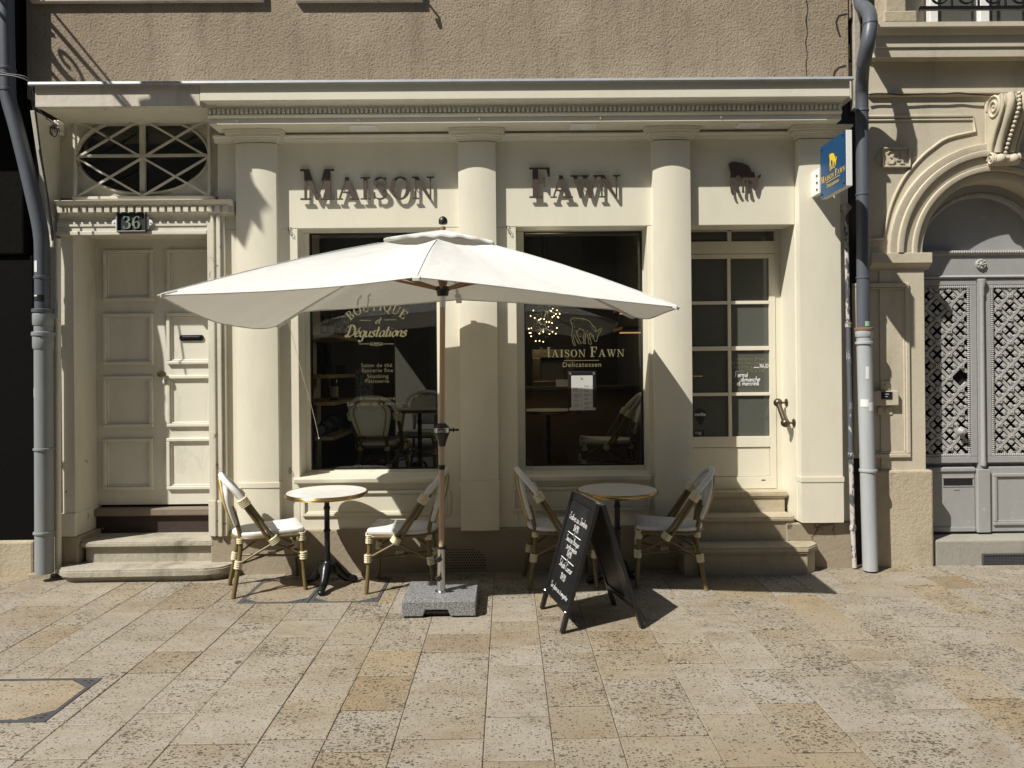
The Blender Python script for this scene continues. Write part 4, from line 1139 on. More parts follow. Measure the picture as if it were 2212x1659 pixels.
# spandrel border moulding
def border(path, r=.016):
    mb = MB(); mb.tube(path, r, 8); return mb
pth = [tuple(at(u,v,YN-.004)) for u,v in ((1872,252),(2101,250),(2106,285))]
pth3 = pth+smooth_line([tuple(at(u,v,YN-.004)) for u,v in ((2100,286),(2046,299),(2015,319),(1989,341),(1958,377),(1937,414),(1921,456),(1908,515))],3)+[tuple(at(1872,518,YN-.004))]
part('spandrel_border', border(pth3,.013), M['stone'], N, smooth=60)
part('spandrel_border', border([(p_[0]+.0,YN-.002,p_[2]-.032) for p_ in pth[:2]],.010), M['stone'], N, smooth=60)
# impost, pilaster, base block
zi1, zi0 = Z(546,YN-.05,1950), Z(580,YN-.03,1950); xi = acx-ar+.02
part('impost', MB().profx([(YN+.1,zi0-.004),(YN-.012,zi0-.004),(YN-.016,zi0+.012),(YN-.045,zi0+.035),(YN-.055,zi0+.045),(YN-.055,zi1-.004),(YN-.048,zi1),(YN+.1,zi1)], xnl+.01, xi+.03), M['stone'], N, smooth=25)
part('pilaster', MB().box(X(1900,YN,800),xi-.012,YN-.012,YN-.0008,Z(1016,YN,1950)-.02,zi0-.005), M['stone'], N, bevel=.004)
part('pilaster_panel', frame_moulding(X(1840,YN,800), X(1962,YN,800), Z(988,YN,1930), Z(612,YN,1930), YN-.012, .034, .020), M['stone'], N, bevel=.008)
part('base_block', MB().box(xnl-.01,X(2015,YN-.03,1100),YN-.045,YN+.2,-.03,Z(1016,YN-.045,1950)), M['stone_base'], N, bevel=.018)
# entablature under the balcony
zz_ = lambda v: Z(v, YN-.15, 2000)
ent_ = None
ent = [(YN+.12,Z(210,YN,2000)),(YN-.004,Z(210,YN,2000)),(YN-.018,Z(209,YN,2000)),(YN-.036,Z(205,YN,2000)),(YN-.036,Z(201,YN,2000)),(YN-.010,Z(199,YN,2000)),(YN-.010,Z(134,YN,2000)),
 (YN-.03,Z(132,YN-.03,2000)),(YN-.045,Z(124,YN-.045,2000)),(YN-.125,Z(123,YN-.125,2000)),(YN-.128,Z(103,YN-.128,2000)),(YN-.14,Z(101,YN-.14,2000)),(YN-.14,Z(76,YN-.14,2000)),(YN-.158,Z(73,YN-.158,2000)),(YN-.178,Z(60,YN-.178,2000)),(YN-.200,Z(57,YN-.200,2000)),(YN-.200,Z(47,YN-.200,2000)),(YN+.12,Z(45,YN-.200,2000))]
part('entablature', MB().profx(ent, xnl+.015, xnr), M['stone'], N, smooth=20)
zb_ = Z(45,YN-.200,2000)
part('balcony_pier', MB().box(X(1912,YN-.2,25),X(1984,YN-.2,25),YN-.185,YN+.06,zb_-.002,Z(20,YN-.2,1950)).box(X(1918,YN-.2,10),X(1964,YN-.2,10),YN-.16,YN+.04,Z(20,YN-.2,1950)-.002,5.6), M['stone_base'], N, bevel=.012)
bal = MB()
xb0_, xb1_ = X(1986,YN-.2,10), xnr-.1
zr0 = Z(17,YN-.2,2100)
part('balcony_rail', MB().box(xb0_,xb1_,YN-.215,YN-.19,zr0-.018,zr0+.010).box(xb0_,xb1_,YN-.212,YN-.193,zr0+.85,zr0+.89), M['iron'], N)
xx = xb0_+.06
while xx < xb1_-.1:
    sp = []
    for i in range(25):
        th = i*.34; rr = .012+.0038*i
        sp.append((xx+.09+rr*math.cos(th), YN-.202, zr0+.10+rr*math.sin(th)))
    part('balcony_scroll', MB().tube(sp,.009,6).tube([(xx+.2,YN-.202,zr0+.008),(xx+.2,YN-.202,zr0+.85)],.010,6), M['iron'], N); xx += .215
wf = MB(); zw0 = zb_+.03; xw0, xw1 = X(1998,YN+.1,25), xnr-.2
for q in ((xw0,xw1,zw0,zw0+.07),(xw0,xw0+.07,zw0+.07,6.1),(xw0+.42,xw0+.50,zw0+.07,6.1)): wf.box(q[0],q[1],YN+.03,YN+.09,q[2],q[3])
wf_ = part('balcony_window', wf, M['white'], N, bevel=.006)
part('pane', MB().box(xw0+.07,xw1,YN+.075,YN+.082,zw0+.07,6.1), M['glass_dark'], wf_)
# keystone console
kc = acx+.02; kw = .105
kz1, kz0 = Z(212,YN-.1,2150), Z(352,YN-.1,2150)
def yz(f, d): return (YN-d, kz0+(kz1-kz0)*f)
kp = [yz(1,0),yz(1,.20),yz(.97,.235),yz(.88,.245),yz(.78,.235),yz(.62,.19),yz(.45,.14),yz(.28,.10),yz(.16,.085),yz(.13,.10),yz(.11,.125),yz(.06,.135),yz(.0,.12),yz(-.03,.09),yz(-.02,.05),yz(0,0)]
ks = part('keystone', MB().profx(kp, kc-kw, kc+kw), M['stone'], N, smooth=35, bevel=.008)
mb = MB()
for s in (-1,1):
    xk_ = kc+s*(kw+.002)
    for (cy,cz,r,tn) in ((YN-.125,kz0+(kz1-kz0)*.83,.085,2.4),(YN-.085,kz0+(kz1-kz0)*.06,.045,2.0)):
        mb.tube([(xk_, cy+r*(1-i/34)*math.cos(i*tn*2*pi/34), cz+r*1.25*(1-i/34)*math.sin(i*tn*2*pi/34)) for i in range(33)], .011, 6)
    mb.tube([(xk_,)+yz(f,d) for f,d in ((.97,.225),(.80,.23),(.62,.185),(.45,.135),(.28,.095),(.16,.08))], .014, 8)
    mb.tube([(xk_,)+yz(f,d) for f,d in ((.95,.03),(.7,.03),(.45,.025),(.2,.03))], .010, 8)
part('scroll_carving', mb, M['stone'], ks, smooth=60)
mb = MB()
for s_ in (-1,1): mb.tube([(kc+s_*.052,)+yz(f,d+.004) for f,d in ((.97,.23),(.88,.245),(.78,.235),(.62,.19),(.45,.14),(.28,.10),(.17,.085))], .030, 8)
mb.ball((kc-.055,)+yz(.05,.12), .042, 10).ball((kc+.055,)+yz(.05,.12), .042, 10)
part('console_roll', mb, M['stone'], ks, smooth=60)
for i in range(15):
    f = .96-.8*i/14; d = .238 if f > .85 else (.242 if f > .75 else .08+(.165)*(f-.16)/.6)
    part('bead', MB().ball((kc,)+yz(f,d+.022), .0165, 8), M['stone'], ks, smooth=60)
# doorway: lunette, transom, leaves
YL_ = YN+.20
DD = part('entrance_door', MB().box(acx-ar-.05,acx+ar+.05,YL_+.05,YL_+.08,.2,Z(541,YL_,2150)), M['door_grey'], N)
lu = [(acx+ (ar+.03)*math.cos(pi*i/24), acz+(ar+.03)*math.sin(pi*i/24)) for i in range(25)]
part('lunette', MB().face(lu, YL_+.02, YL_+.05), M['door_grey'], DD)
part('lunette_band', MB().arc(acx,acz,[(ar*.83,YL_-.002),(ar*.85,YL_-.022),(ar*.90,YL_-.03),(ar*1.02,YL_-.03),(ar*1.02,YL_+.02),(ar*.83,YL_+.02)],0,pi,36), M['door_grey'], DD, smooth=35)
for i in range(70):
    q = pi*(i+.5)/70; 
    if i % 1 == 0: pass
mb = MB()
for i in range(76):
    q = pi*(i+.5)/76; mb.ball((acx+ar*.875*math.cos(q), YL_-.028, acz+ar*.875*math.sin(q)), .012, 6)
part('bead_moulding', mb, M['iron_grey'], DD, kind='stuff')
zt_a, zt_b = Z(541,YL_,2100), Z(602,YL_,2100)
part('transom', MB().profx([(YL_+.05,zt_b),(YL_-.015,zt_b),(YL_-.03,zt_b+.012),(YL_-.012,zt_b+.03),(YL_-.012,zt_a-.045),(YL_-.03,zt_a-.035),(YL_-.035,zt_a-.004),(YL_+.05,zt_a-.002)], acx-ar-.04, acx+ar+.04), M['door_grey'], DD, smooth=20)
mb = MB(); xx = acx-ar+.02
while xx < acx+ar: mb.ball((xx,YL_-.034,zt_a-.018),.011,6,(1,.7,1.3)); xx += .021
part('egg_moulding', mb, M['iron_grey'], DD, kind='stuff')
zr_ = (zt_a+zt_b)/2; 
mb = MB().lathe([(.045,0),(.045,.012),(.038,.02),(.03,.014),(.022,.018),(.012,.03),(.004,.03)],(acx,YL_-.012,zr_),14,'y')
for i in range(8): mb.ball((acx+.032*math.cos(i*pi/4),YL_-.026,zr_+.032*math.sin(i*pi/4)),.012,6)
part('rosette', mb, M['iron_grey'], DD, smooth=50)
part('meeting_post', MB().box(acx-.030,acx+.030,YL_-.022,YL_+.05,Z(1012,YL_,2150),zt_b-.0005).lathe([(.021,Z(1005,YL_,2150)),(.024,Z(1000,YL_,2150)),(.019,Z(990,YL_,2150)),(.017,Z(640,YL_,2150)),(.022,Z(634,YL_,2150)),(.020,Z(622,YL_,2150)),(.036,Z(608,YL_,2150)),(.036,Z(604,YL_,2150))],(acx,YL_-.026,0),14), M['door_grey'], DD, smooth=35)
part('post_base', MB().box(acx-.055,acx+.055,YL_-.035,YL_+.05,Z(1150,YL_,2150)+.006,Z(1012,YL_,2150)-.0005), M['door_grey'], DD, bevel=.006)
zp1, zp0 = Z(598,YL_,2060)-.02, Z(1000,YL_,2060)
def lattice_panel(x0, x1, z0, z1, knob):
    f = MB()
    for q in ((x0,x1,z1-.055,z1),(x0,x1,z0,z0+.055),(x0,x0+.055,z0+.055,z1-.055),(x1-.055,x1,z0+.055,z1-.055)): f.box(q[0],q[1],YL_-.012,YL_+.05,q[2],q[3])
    lf = part('lattice_frame', f, M['door_grey'], DD, bevel=.005)
    e = MB(); i0,i1,j0,j1 = x0+.058,x1-.058,z0+.058,z1-.058
    s_ = .0175; 
    k = 0
    while i0+k*s_ < i1:
        for zz in (j0+.010,j1-.010): e.ball((i0+k*s_,YL_-.006,zz),.0115,6,(.72,.8,1.3))
        k += 1
    k = 0
    while j0+k*s_ < j1:
        for xx in (i0+.010,i1-.010): e.ball((xx,YL_-.006,j0+k*s_),.0115,6,(1.3,.8,.72))
        k += 1
    part('egg_moulding', e, M['iron_grey'], DD, kind='stuff')
    g = MB(); p = .2005; h = .0135; i0 += .022; i1 -= .022; j0 += .022; j1 -= .022
    part('lattice_backing', MB().box(i0-.03,i1+.03,YL_+.042,YL_+.049,j0-.03,j1+.03), M['dark'], DD)
    cx0, cz0 = i0+.045, j0+.05
    def bar(a, b):
        (xa,za),(xb,zb) = a,b; c = V3(((xa+xb)/2,YL_+.012,(za+zb)/2)); t = V3(((xb-xa)/2,0,(zb-za)/2))
        if t.length > .008: g.obox(c, t, V3((0,.012+R.random()*.0004,0)), t.cross(V3((0,1,0))).normalized()*h)
    W_, H_ = i1-i0, j1-j0
    for sgn in (1,-1):
        k = -int(H_/p)-2
        while k*p < W_+H_+p:
            c_ = (cx0+k*p) if sgn > 0 else (cx0+k*p)
            pts = []
            # line x = c_ + sgn*(z-cz0)
            za, zb = j0, j1
            xa = c_+sgn*(za-cz0); xb_ = c_+sgn*(zb-cz0)
            lo, hi = (i0, i1)
            def clip(x, z, xo, zo):
                if x < lo: z = z+(lo-x)*(zo-z)/(xo-x); x = lo
                elif x > hi: z = z+(hi-x)*(zo-z)/(xo-x); x = hi
                return x, z
            if max(xa,xb_) > lo and min(xa,xb_) < hi:
                A_ = clip(xa,za,xb_,zb); B_ = clip(xb_,zb,xa,za)
                bar(A_,B_)
            k += 1
    part('lattice', g, M['iron_grey'], DD)
    b = MB(); hx_, hz_ = at(2089,813,YL_).x, at(2089,813,YL_).z
    m0 = -2
    for a in range(-2, int(W_/p*2)+3):
        for c in range(-1, int(H_/p*2)+3):
            x = cx0+a*p/2; z_ = cz0+c*p/2
            if (a+c) % 2 == 0:                      # crossing boss
                if i0+.01 < x < i1-.01 and j0+.01 < z_ < j1-.01: b.obox((x,YL_-.002,z_),(.021,0,0),(0,.010,0),(0,0,.021)).ball((x,YL_-.010,z_),.012,8,(1,.6,1))
            else:                                   # four-petal flower in the cell
                for dx,dz in ((.043,0),(-.043,0),(0,.043),(0,-.043)):
                    if i0 < x+dx < i1 and j0 < z_+dz < j1 and not (knob and abs(x-hx_)<.06 and abs(z_-hz_)<.06):
                        b.obox((x+dx,YL_+.004,z_+dz),(.0125,0,.0125),(0,.008,0),(-.0125,0,.0125)).ball((x+dx,YL_-.003,z_+dz),.0085,6,(1,.7,1))
    part('lattice_flower', b, M['iron_grey'], DD, kind='stuff')
    return lf
x0l, x1l = acx-ar+.015, acx-.034
lattice_panel(x0l, x1l, zp0, zp1, True)
lattice_panel(acx+.034, acx+ar-.015, zp0, zp1, False)
kp_ = at(2078,932,YL_-.05)
part('door_knob', MB().lathe([(.0,.075),(.014,.074),(.022,.062),(.034,.055),(.038,.044),(.030,.034),(.016,.026),(.014,.006),(.036,.003),(.036,0)],(kp_.x,YL_-.004,kp_.z),16,'y'), M['door_grey'], DD, smooth=40)
zq1, zq0 = Z(1008,YL_,2060), Z(1150,YL_,2060)
part('lower_panel', MB().box(x0l-.03,x1l-.026,YL_-.008,YL_+.05,zq0+.004,zq1-.004), M['door_grey'], DD, bevel=.006)
part('panel_moulding', frame_moulding(x0l+.03,x1l-.05,zq0+.06,zq1-.03,YL_-.008,.02,.012) if False else MB().box(x0l-.02,x1l-.03,YL_-.022,YL_-.009,zq1-.040,zq1-.008).box(x0l-.02,x1l-.03,YL_-.018,YL_-.009,zq0+.01,zq0+.05), M['door_grey'], DD, bevel=.006)
part('lower_panel', MB().box(acx+.058,acx+ar,YL_-.008,YL_+.05,zq0+.004,zq1-.004), M['door_grey'], DD, bevel=.006)
part('panel_moulding', frame_moulding(acx+.09,acx+ar-.03,zq0+.06,zq1-.06,YL_-.008,.03,.016), M['door_grey'], DD, bevel=.006)
ms0, ms1 = at(2037,1049,YL_), at(2099,1032,YL_)
part('letter_slot', MB().box(ms0.x,ms1.x,YL_-.0105,YL_-.007,ms0.z,ms1.z), M['dark'], DD)
part('slot_flap', MB().box(ms0.x-.008,ms1.x+.008,YL_-.014,YL_-.009,ms1.z,ms1.z+.014).box(ms0.x-.008,ms1.x+.008,YL_-.013,YL_-.009,ms0.z-.008,ms0.z).box(ms0.x+.085,ms0.x+.135,YL_-.0125,YL_-.009,ms0.z-.035,ms0.z-.018), M['iron_grey'], DD)
ds = thing('door_step','grey stone doorstep with vent grille below the lattice door','step',(acx,YN,0))
part('step', MB().box(X(2017,YN,1190)+.0,xnr,YN-.012,YL_+.2,-.03,Z(1153,YL_,2100)), M['step_grey'], ds, bevel=.016)
gv0, gv1 = at(2122,1222,YN-.02), at(2122,1197,YN-.02)
vg = MB(); vg.box(gv0.x,acx+.35,YN-.015,YN-.0125,gv0.z+.006,gv1.z)
part('vent_grille', vg, M['gap'], ds)
mb = MB()
mb.box(gv0.x,acx+.35,YN-.026,YN-.016,gv1.z-.010,gv1.z+.004).box(gv0.x,gv0.x+.012,YN-.026,YN-.016,gv0.z,gv1.z-.0105)
for k in range(5): mb.box(gv0.x+.013,acx+.35,YN-.022,YN-.0165,gv0.z+.012+k*.0125,gv0.z+.0165+k*.0125)
xx = gv0.x+.02
while xx < acx+.34: mb.box(xx,xx+.004,YN-.0235,YN-.0222,gv0.z+.01,gv1.z-.0105); xx += .0125
part('grille_bars', mb, M['steel_frame'], ds, kind='stuff')
# doorbell and nameplate
db = thing('doorbell_panel','small stone bracket with dark nameplate and bell plates on right pilaster','doorbell',tuple(at(1915,858,YN-.02)))
a,b = at(1882,876,YN-.03), at(1938,844,YN-.03); part('bracket', MB().box(a.x,b.x,YN-.055,YN-.006,a.z,b.z), M['stone'], db, bevel=.005)
a,b = at(1903,862,YN-.05), at(1926,846,YN-.05); pl_ = part('nameplate', MB().box(a.x,b.x,YN-.060,YN-.0555,a.z,b.z), M['black_box'], db)
mb = MB()
for k,(q,w_) in enumerate(((.3,.4),(.62,.28))): mb.box(a.x+(b.x-a.x)*.28,a.x+(b.x-a.x)*(.28+w_),YN-.0608,YN-.0602,b.z-(b.z-a.z)*q-.004,b.z-(b.z-a.z)*q)
part('nameplate_print', mb, M['sticker'], pl_)
a,b = at(1903,843,YN-.02), at(1922,823,YN-.02); part('upper_plate', MB().box(a.x,b.x,YN-.022,YN-.008,a.z,b.z).ball(((a.x+b.x)/2,YN-.024,(a.z+b.z)/2),.011,8), M['stone'], db, bevel=.003)
a,b = at(1897,896,YN-.02), at(1928,879,YN-.02); part('lower_plate', MB().box(a.x,b.x,YN-.020,YN-.008,a.z,b.z).ball(((a.x+b.x)/2,YN-.022,(a.z+b.z)/2),.014,8,(.7,1,1.1)), M['stone'], db, bevel=.003)
# facade cable
cb = thing('facade_cable','thin black cable sagging along the stone moulding of the right building','cable',tuple(at(1950,202,YN-.05)))
mb = MB()
for k,off in enumerate((0,.012)):
    mb.tube(smooth_line([tuple(at(u,v-off*60,YN-.045-.006*k)) for u,v in ((1872,206),(1890,203),(1925,203.5),(1950,205.5),(2000,203),(2040,203),(2070,201),(2100,204),(2150,206),(2212,203),(2260,204))],3), .0045, 5)
part('wire', mb, M['blacksatin'], cb)

# ------------------------------------------------------------ left-hand neighbour
T = thing('timber_building','black timbered building with black boards on a stone base at left edge','building',(-4.6,YW,0))
xt = X(74,YW,900)
part('board_wall', MB().box(-6.2,xt,YW+.0,YW+.25,Z(1166,YW,40),Z(552,YW,40)), M['black_board'], T, bevel=.008)
part('beam', MB().box(-6.2,xt-.05,YW-.03,YW+.25,Z(551,YW,40),Z(200,YW,40)), M['timber'], T, bevel=.015)
part('upper_wall', MB().box(-6.2,X(36,YW,100),YW-.02,YW+.25,Z(199,YW,40),6.4), M['timber'], T)
part('jetty', MB().box(-6.2,-4.265,YW-.31,YW-.021,Z(240,YW,40),6.6), M['timber'], T, bevel=.01)
part('dark_corner', MB().box(xt+.002,X(118,YW,900),YW+.03,YW+.2,0,5.6), M['gap'], T)
part('stone_base', MB().box(-6.2,X(72,YW-.03,1200),YW-.03,YW+.25,-.03,Z(1167,YW,40)), M['stone_base'], T, bevel=.02)
part('kerb', MB().box(X(70,YW,1235),X(128,YW,1235),YW-.06,YW+.1,-.02,.035), M['plinth'], T, bevel=.01)

# ------------------------------------------------------------ pipes
def px(pts, Y): return [at(u,v,Y if not isinstance(Y,list) else Y[i]) for i,(u,v) in enumerate(pts)]
def rpx(n, Y): return n/2/FPX*Y
Yp = 5.70
LP = thing('downpipe','dark zinc downpipe with swan neck above pale grey cast pipe at left','downpipe',tuple(at(93,1240,Yp)*1.0))
r_ = rpx(30,Yp)
part('upper_pipe', MB().tube([at(13,-60,Yp)+V3((0,0,2.4)), at(13,-60,Yp)+V3((0,0,.001))], r_, 18).tube(smooth_line([tuple(at(u,v,Yp)) for u,v in ((13,-60),(14,60),(16,150),(17,200),(22,228),(33,265),(52,340),(72,425),(84,478),(89,510),(91,545),(92,690))],3), r_, 18), M['zinc_dark'], LP, smooth=50)
part('lower_pipe', MB().tube([at(94,690,Yp),at(96,1238,Yp)], rpx(36,Yp), 18), M['pipe_left'], LP, smooth=50)
def collar(pl_, u, v, rr, hh, mat, par, Y, name='collar'):
    c = at(u,v,Y); part(name, MB().lathe([(rr,-hh),(rr*1.07,-hh*.7),(rr*1.07,hh*.7),(rr,hh)],c,18), mat, par, smooth=40)
collar(LP,93,672,rpx(40,Yp),.016,M['zinc_dark'],LP,Yp)
collar(LP,93.5,690,rpx(38,Yp),.05,M['pipe_left'],LP,Yp); collar(LP,93.7,722,rpx(42,Yp),.018,M['pipe_left'],LP,Yp); collar(LP,93.7,738,rpx(38,Yp),.06,M['pipe_left'],LP,Yp)
for v in (970,1150): 
    collar(LP,95,v,rpx(38,Yp),.010,M['pipe_left'],LP,Yp,'bracket')
for v,u in ((196,16),(150,16),(600,91.5)): collar(LP,u,v,r_*1.02,.012,M['zinc_dark'],LP,Yp,'seam')
def wrap(name, u, v, du, dv, mat, par, Y, rpix, uc):
    """sticker bent round a pipe"""
    rr = rpx(rpix,Y)+.0012; c = at(uc,v,Y)
    P = []
    for i in range(7):
        xo = (at(u-du/2+du*i/6,v,Y).x-c.x); xo = max(-rr*.98,min(rr*.98,xo)); yy = -math.sqrt(max(0,rr*rr-xo*xo))
        P.append([(c.x+xo,c.y+yy,c.z-dv/2),(c.x+xo,c.y+yy,c.z+dv/2)])
    part(name, MB().grid(P), mat, par)
wrap('sticker',84,577,11,.09,M['sticker'],LP,Yp,30,92); wrap('sticker',90,645,25,.05,M['blacksatin'],LP,Yp,30,92); wrap('sticker',86,640,8,.012,M['sticker'],LP,Yp,30.6,92)
wrap('sticker',81,848,5,.07,M['sticker'],LP,Yp,36,95)
cd_ = thing('cable_duct','narrow cream cable duct beside the left downpipe','cable duct',tuple(at(126,1235,5.78)))
mb = MB(); c0, c1 = at(124,516,5.79), at(126,1236,5.79)
part('duct', MB().tube([c0,c1],rpx(13,5.79),12), M['cream_old'], cd_, smooth=50)
part('plate', MB().box(c0.x-.01,c0.x+.022,5.755,5.765,Z(688,5.79,124),Z(655,5.79,124)), M['sticker'], cd_)
lc = thing('cable_bundle','thin cables and junction box in the corner above the front door','cables',tuple(at(130,270,YW)))
mb = MB()
for k,pts in enumerate((((0,156),(20,160),(55,166),(72,185),(70,195)),((0,162),(30,165),(60,175),(74,200),(78,250),(88,330),(104,430),(116,515)),((66,195),(76,262),(86,330),(102,420),(113,520)),((72,212),(84,238),(100,255),(118,268),(128,272)),((78,192),(80,220),(95,252),(112,275),(125,276)))):
    mb.tube(smooth_line([tuple(at(u,v,YF+.03+.07*k*(v>210))) for u,v in pts],4), .0045 if k not in (1,2) else .0065, 6)
part('cable', mb, M['cream_old'] if False else M['blacksatin'], lc)
part('junction_box', MB().box(at(122,262,YW+.05).x,at(136,262,YW+.05).x,YW+.0,YW+.08,Z(292,YW+.05,130),Z(263,YW+.05,130)), M['cream_old'], lc, bevel=.01)
mb = MB(); q = at(121,285,YW-.01)
mb.tube([(q.x+.03*math.cos(i*.5)*(1-.01*i),YW-.01-.002*i,q.z+.045*math.sin(i*.5)) for i in range(22)],.004,5)
part('cable_coil', mb, M['blacksatin'], lc)

Yr = 5.70
RP = thing('downpipe','dark zinc downpipe with S bend above light grey pipe with rusty collar at right','downpipe',tuple(at(1880,1232,Yr)))
part('upper_pipe', MB().tube([at(1856,-60,5.80)+V3((0,0,2.4)), at(1856,-60,5.80)+V3((0,0,.001))], rpx(26,Yr), 18).tube(smooth_line([tuple(at(u,v,y)) for u,v,y in ((1856,-60,5.80),(1857,0,5.78),(1864,18,5.70),(1877,30,5.56),(1879,55,5.47),(1874,90,5.46),(1868,120,5.50),(1864,150,5.58),(1862,185,5.66),(1862,230,5.70),(1863,400,5.70),(1864.5,715,5.70))],4), rpx(26,Yr), 18), M['zinc_dark'], RP, smooth=50)
part('elbow', MB().tube(smooth_line([tuple(at(u,v,y)) for u,v,y in ((1866,16,5.685),(1877,29,5.56),(1879.5,55,5.468),(1874.5,90,5.458),(1869,118,5.498),(1865.5,140,5.55))],4), rpx(29,5.6), 18), M['pipe_grey'] if False else M['zinc_dark'], RP, smooth=50)
part('lower_pipe', MB().tube([at(1866,712,Yr),at(1880,1231,Yr)], rpx(31,Yr), 18), M['pipe_grey'], RP, smooth=50)
for u,v in ((1862,240),(1863,420),(1864,600)): collar(RP,u,v,rpx(26.5,Yr),.009,M['zinc_dark'],RP,Yr,'seam')
collar(RP,1879,52,rpx(30,5.47),.008,M['zinc_dark'],RP,5.468,'seam')
collar(RP,1866,719,rpx(33,Yr),.035,M['pipe_grey'],RP,Yr); collar(RP,1866,711,rpx(36,Yr),.012,M['rust'],RP,Yr)
for u,v in ((1866.5,741),(1875,1016)):
    collar(RP,u,v,rpx(34,Yr),.012,M['pipe_grey'],RP,Yr,'bracket')
wrap('sticker',1866,805,7,.10,M['sticker'],RP,Yr,31,1868); wrap('sticker',1862,870,13,.06,M['sticker'],RP,Yr,31,1870); wrap('sticker',1875,878,11,.07,M['sticker'],RP,Yr,31.2,1870)
wrap('sticker',1868,700,12,.04,M['mint'],RP,Yr,27,1864.5)
TP = thing('thin_pipe','thin peeling pipe with domed cap beside the right downpipe','pipe',tuple(at(1845,1225,5.76)))
Yt = 5.78
part('flaked_pipe', MB().tube([at(1827,455,Yt),at(1831,640,Yt),at(1832,700,Yt)], rpx(9,Yt), 10), M['pipe_flake'], TP, smooth=50)
part('middle_pipe', MB().tube([at(1832,690,Yt),at(1838,985,Yt)], rpx(10.5,Yt), 10), M['pipe_dark'], TP, smooth=50)
part('lower_pipe', MB().tube([at(1838,980,Yt),at(1842,1140,Yt),at(1846,1226,Yt)], rpx(10,Yt), 10), M['pipe_flake'], TP, smooth=50)
for u,v in ((1832.5,702),(1837.5,983),(1842,1140)): collar(TP,u,v,rpx(12.5,Yt),.02,M['pipe_flake'],TP,Yt)
c = at(1826,452,Yt); part('cap', MB().lathe([(.012,-.05),(.022,-.03),(.030,-.015),(.046,.0),(.046,.018),(.034,.036),(.016,.048),(.002,.052)],c,14), M['oldstone'], TP, smooth=50)

# ------------------------------------------------------------ blue hanging sign
xs_ = at(1772,374,5.62).x
HS = thing('hanging_sign','blue projecting shop sign with yellow fawn on the right end column','sign',(xs_+.02,5.4,3.2))
y0,y1 = 5.20, 5.62; zb0, zb1 = Z(431,5.62,1772), Z(319,5.62,1772)
part('box', MB().box(xs_+.004,xs_+.050,y0,y1,zb0,zb1), M['white'], HS, bevel=.003)
part('face', MB().box(xs_,xs_+.0035,y0+.001,y1-.001,zb0+.001,zb1-.001), M['blue'], HS)
fc = HS.children[-1]
mb = MB()
for yy in (y0+.03,y1-.03):
    for zz in (zb0+.03,zb1-.03): mb.lathe([(.009,0),(.009,.004),(.004,.006)],(xs_,yy,zz),8,'-x')
part('screw', mb, M['iron'], HS, kind='stuff')
part('bracket', MB().box(xs_-.012,xs_+.03,y1+.002,YC+.06,zb0+.05,zb1-.16), M['white'], HS, bevel=.003)
mb = MB()
for k in range(3): mb.ball((xs_-.014,y1+.03,zb0+.085+.055*k),.009,8)
part('bolt', mb, M['iron'], HS, kind='stuff')
# on the face, reading direction runs from the wall outwards (picture left to right)
def sgn(a, b, k=0): return (xs_-.0008-k, y1-a, zb0+b)
mb = MB(); fwid = .125
mb.ext([(.16+q[0]*fwid, .175+q[1]*fwid*1.2) for q in FAWN], lambda a,b,d: sgn(a,b,d), 0, .0006)
part('yellow_fawn', mb, M['yellow'], HS)
mb = MB(); lay, tot = serif_word('MAISON FAWN', .050, .036, .004, .26)
for c, ps in lay: flat(mb, ps, lambda a,b,k: sgn(.215-tot/2+a, .118+b, k))
vs, fs = sans('Delicatessen', .040, 'CENTER')
mb.add([sgn(.215+a,.062+b) for a,b in vs], fs)
mb.add([sgn(.10,.103),sgn(.33,.103),sgn(.33,.1065),sgn(.10,.1065)],[(0,1,2,3)])
part('sign_lettering', mb, M['yellow'], HS)

# ------------------------------------------------------------ handrail by the shop door
hp = [at(1676,870,6.03), at(1701,914,5.865)]
xj = o3[1]
HR = thing('handrail','short bronze handrail with ball ends on the right door jamb','handrail',(xj,5.95,hp[1].z))
xr_ = xj-.075
A_, B_ = V3((xr_,6.04,hp[0].z)), V3((xr_,5.885,hp[1].z))
part('bar', MB().tube([A_,B_],.021,12), M['bronze'], HS if False else HR, smooth=50)
mb = MB().ball(A_,.037,14); part('ball_end', mb, M['bronze'], HR, smooth=60); part('ball_end', MB().ball(B_,.037,14), M['bronze'], HR, smooth=60)
for P in (A_,B_):
    part('mount', MB().tube([P,(xj-.006,P.y,P.z)],.008,8).lathe([(.034,0),(.034,.006),(.02,.010),(.008,.014)],(xj-.001,P.y,P.z),16,'-x'), M['bronze'], HR, smooth=40)

# ------------------------------------------------------------ first-floor sills at the top edge
for uA,uB,vv,lab in ((120,1052,2.5,'cream window sill at top edge above the left half of the shop'),(1180,1690,1.5,'cream window sill at top edge above the middle of the shop')):
    a = X(uA/1.8517*1.0,YW-.08,0) if uA < 1000 and False else X(uA/1.8517,YW-.04,0); b = X(uB/1.8517,YW-.04,0)
    z0 = Z(vv,YW-.04,(uA+uB)/3.7)
    s_ = thing('window_sill',lab,'window sill',((a+b)/2,YW,z0))
    part('ledge', MB().box(a,b,YW-.045,YW-.001,z0,z0+.10), M['fascia_old'], s_, bevel=.006)
    part('window', MB().box(a+.06,b-.06,YW-.02,YW-.001,z0+.12,z0+1.4), M['glass_dark'], s_)
# iron shutter stop whose shadow falls on the render
so_ = thing('shutter_stop','black iron shutter stop under the first-floor window at the top edge','shutter stop',tuple(at(915,2,YW)))
q = at(908,-14,YW-.0)
part('stay', MB().tube([(q.x,YW-.005,q.z),(q.x+.0,YW-.12,q.z+.02),(q.x,YW-.13,q.z-.04),(q.x,YW-.12,q.z-.06)],.010,6).ball((q.x,YW-.115,q.z-.03),.018,8), M['iron'], so_)
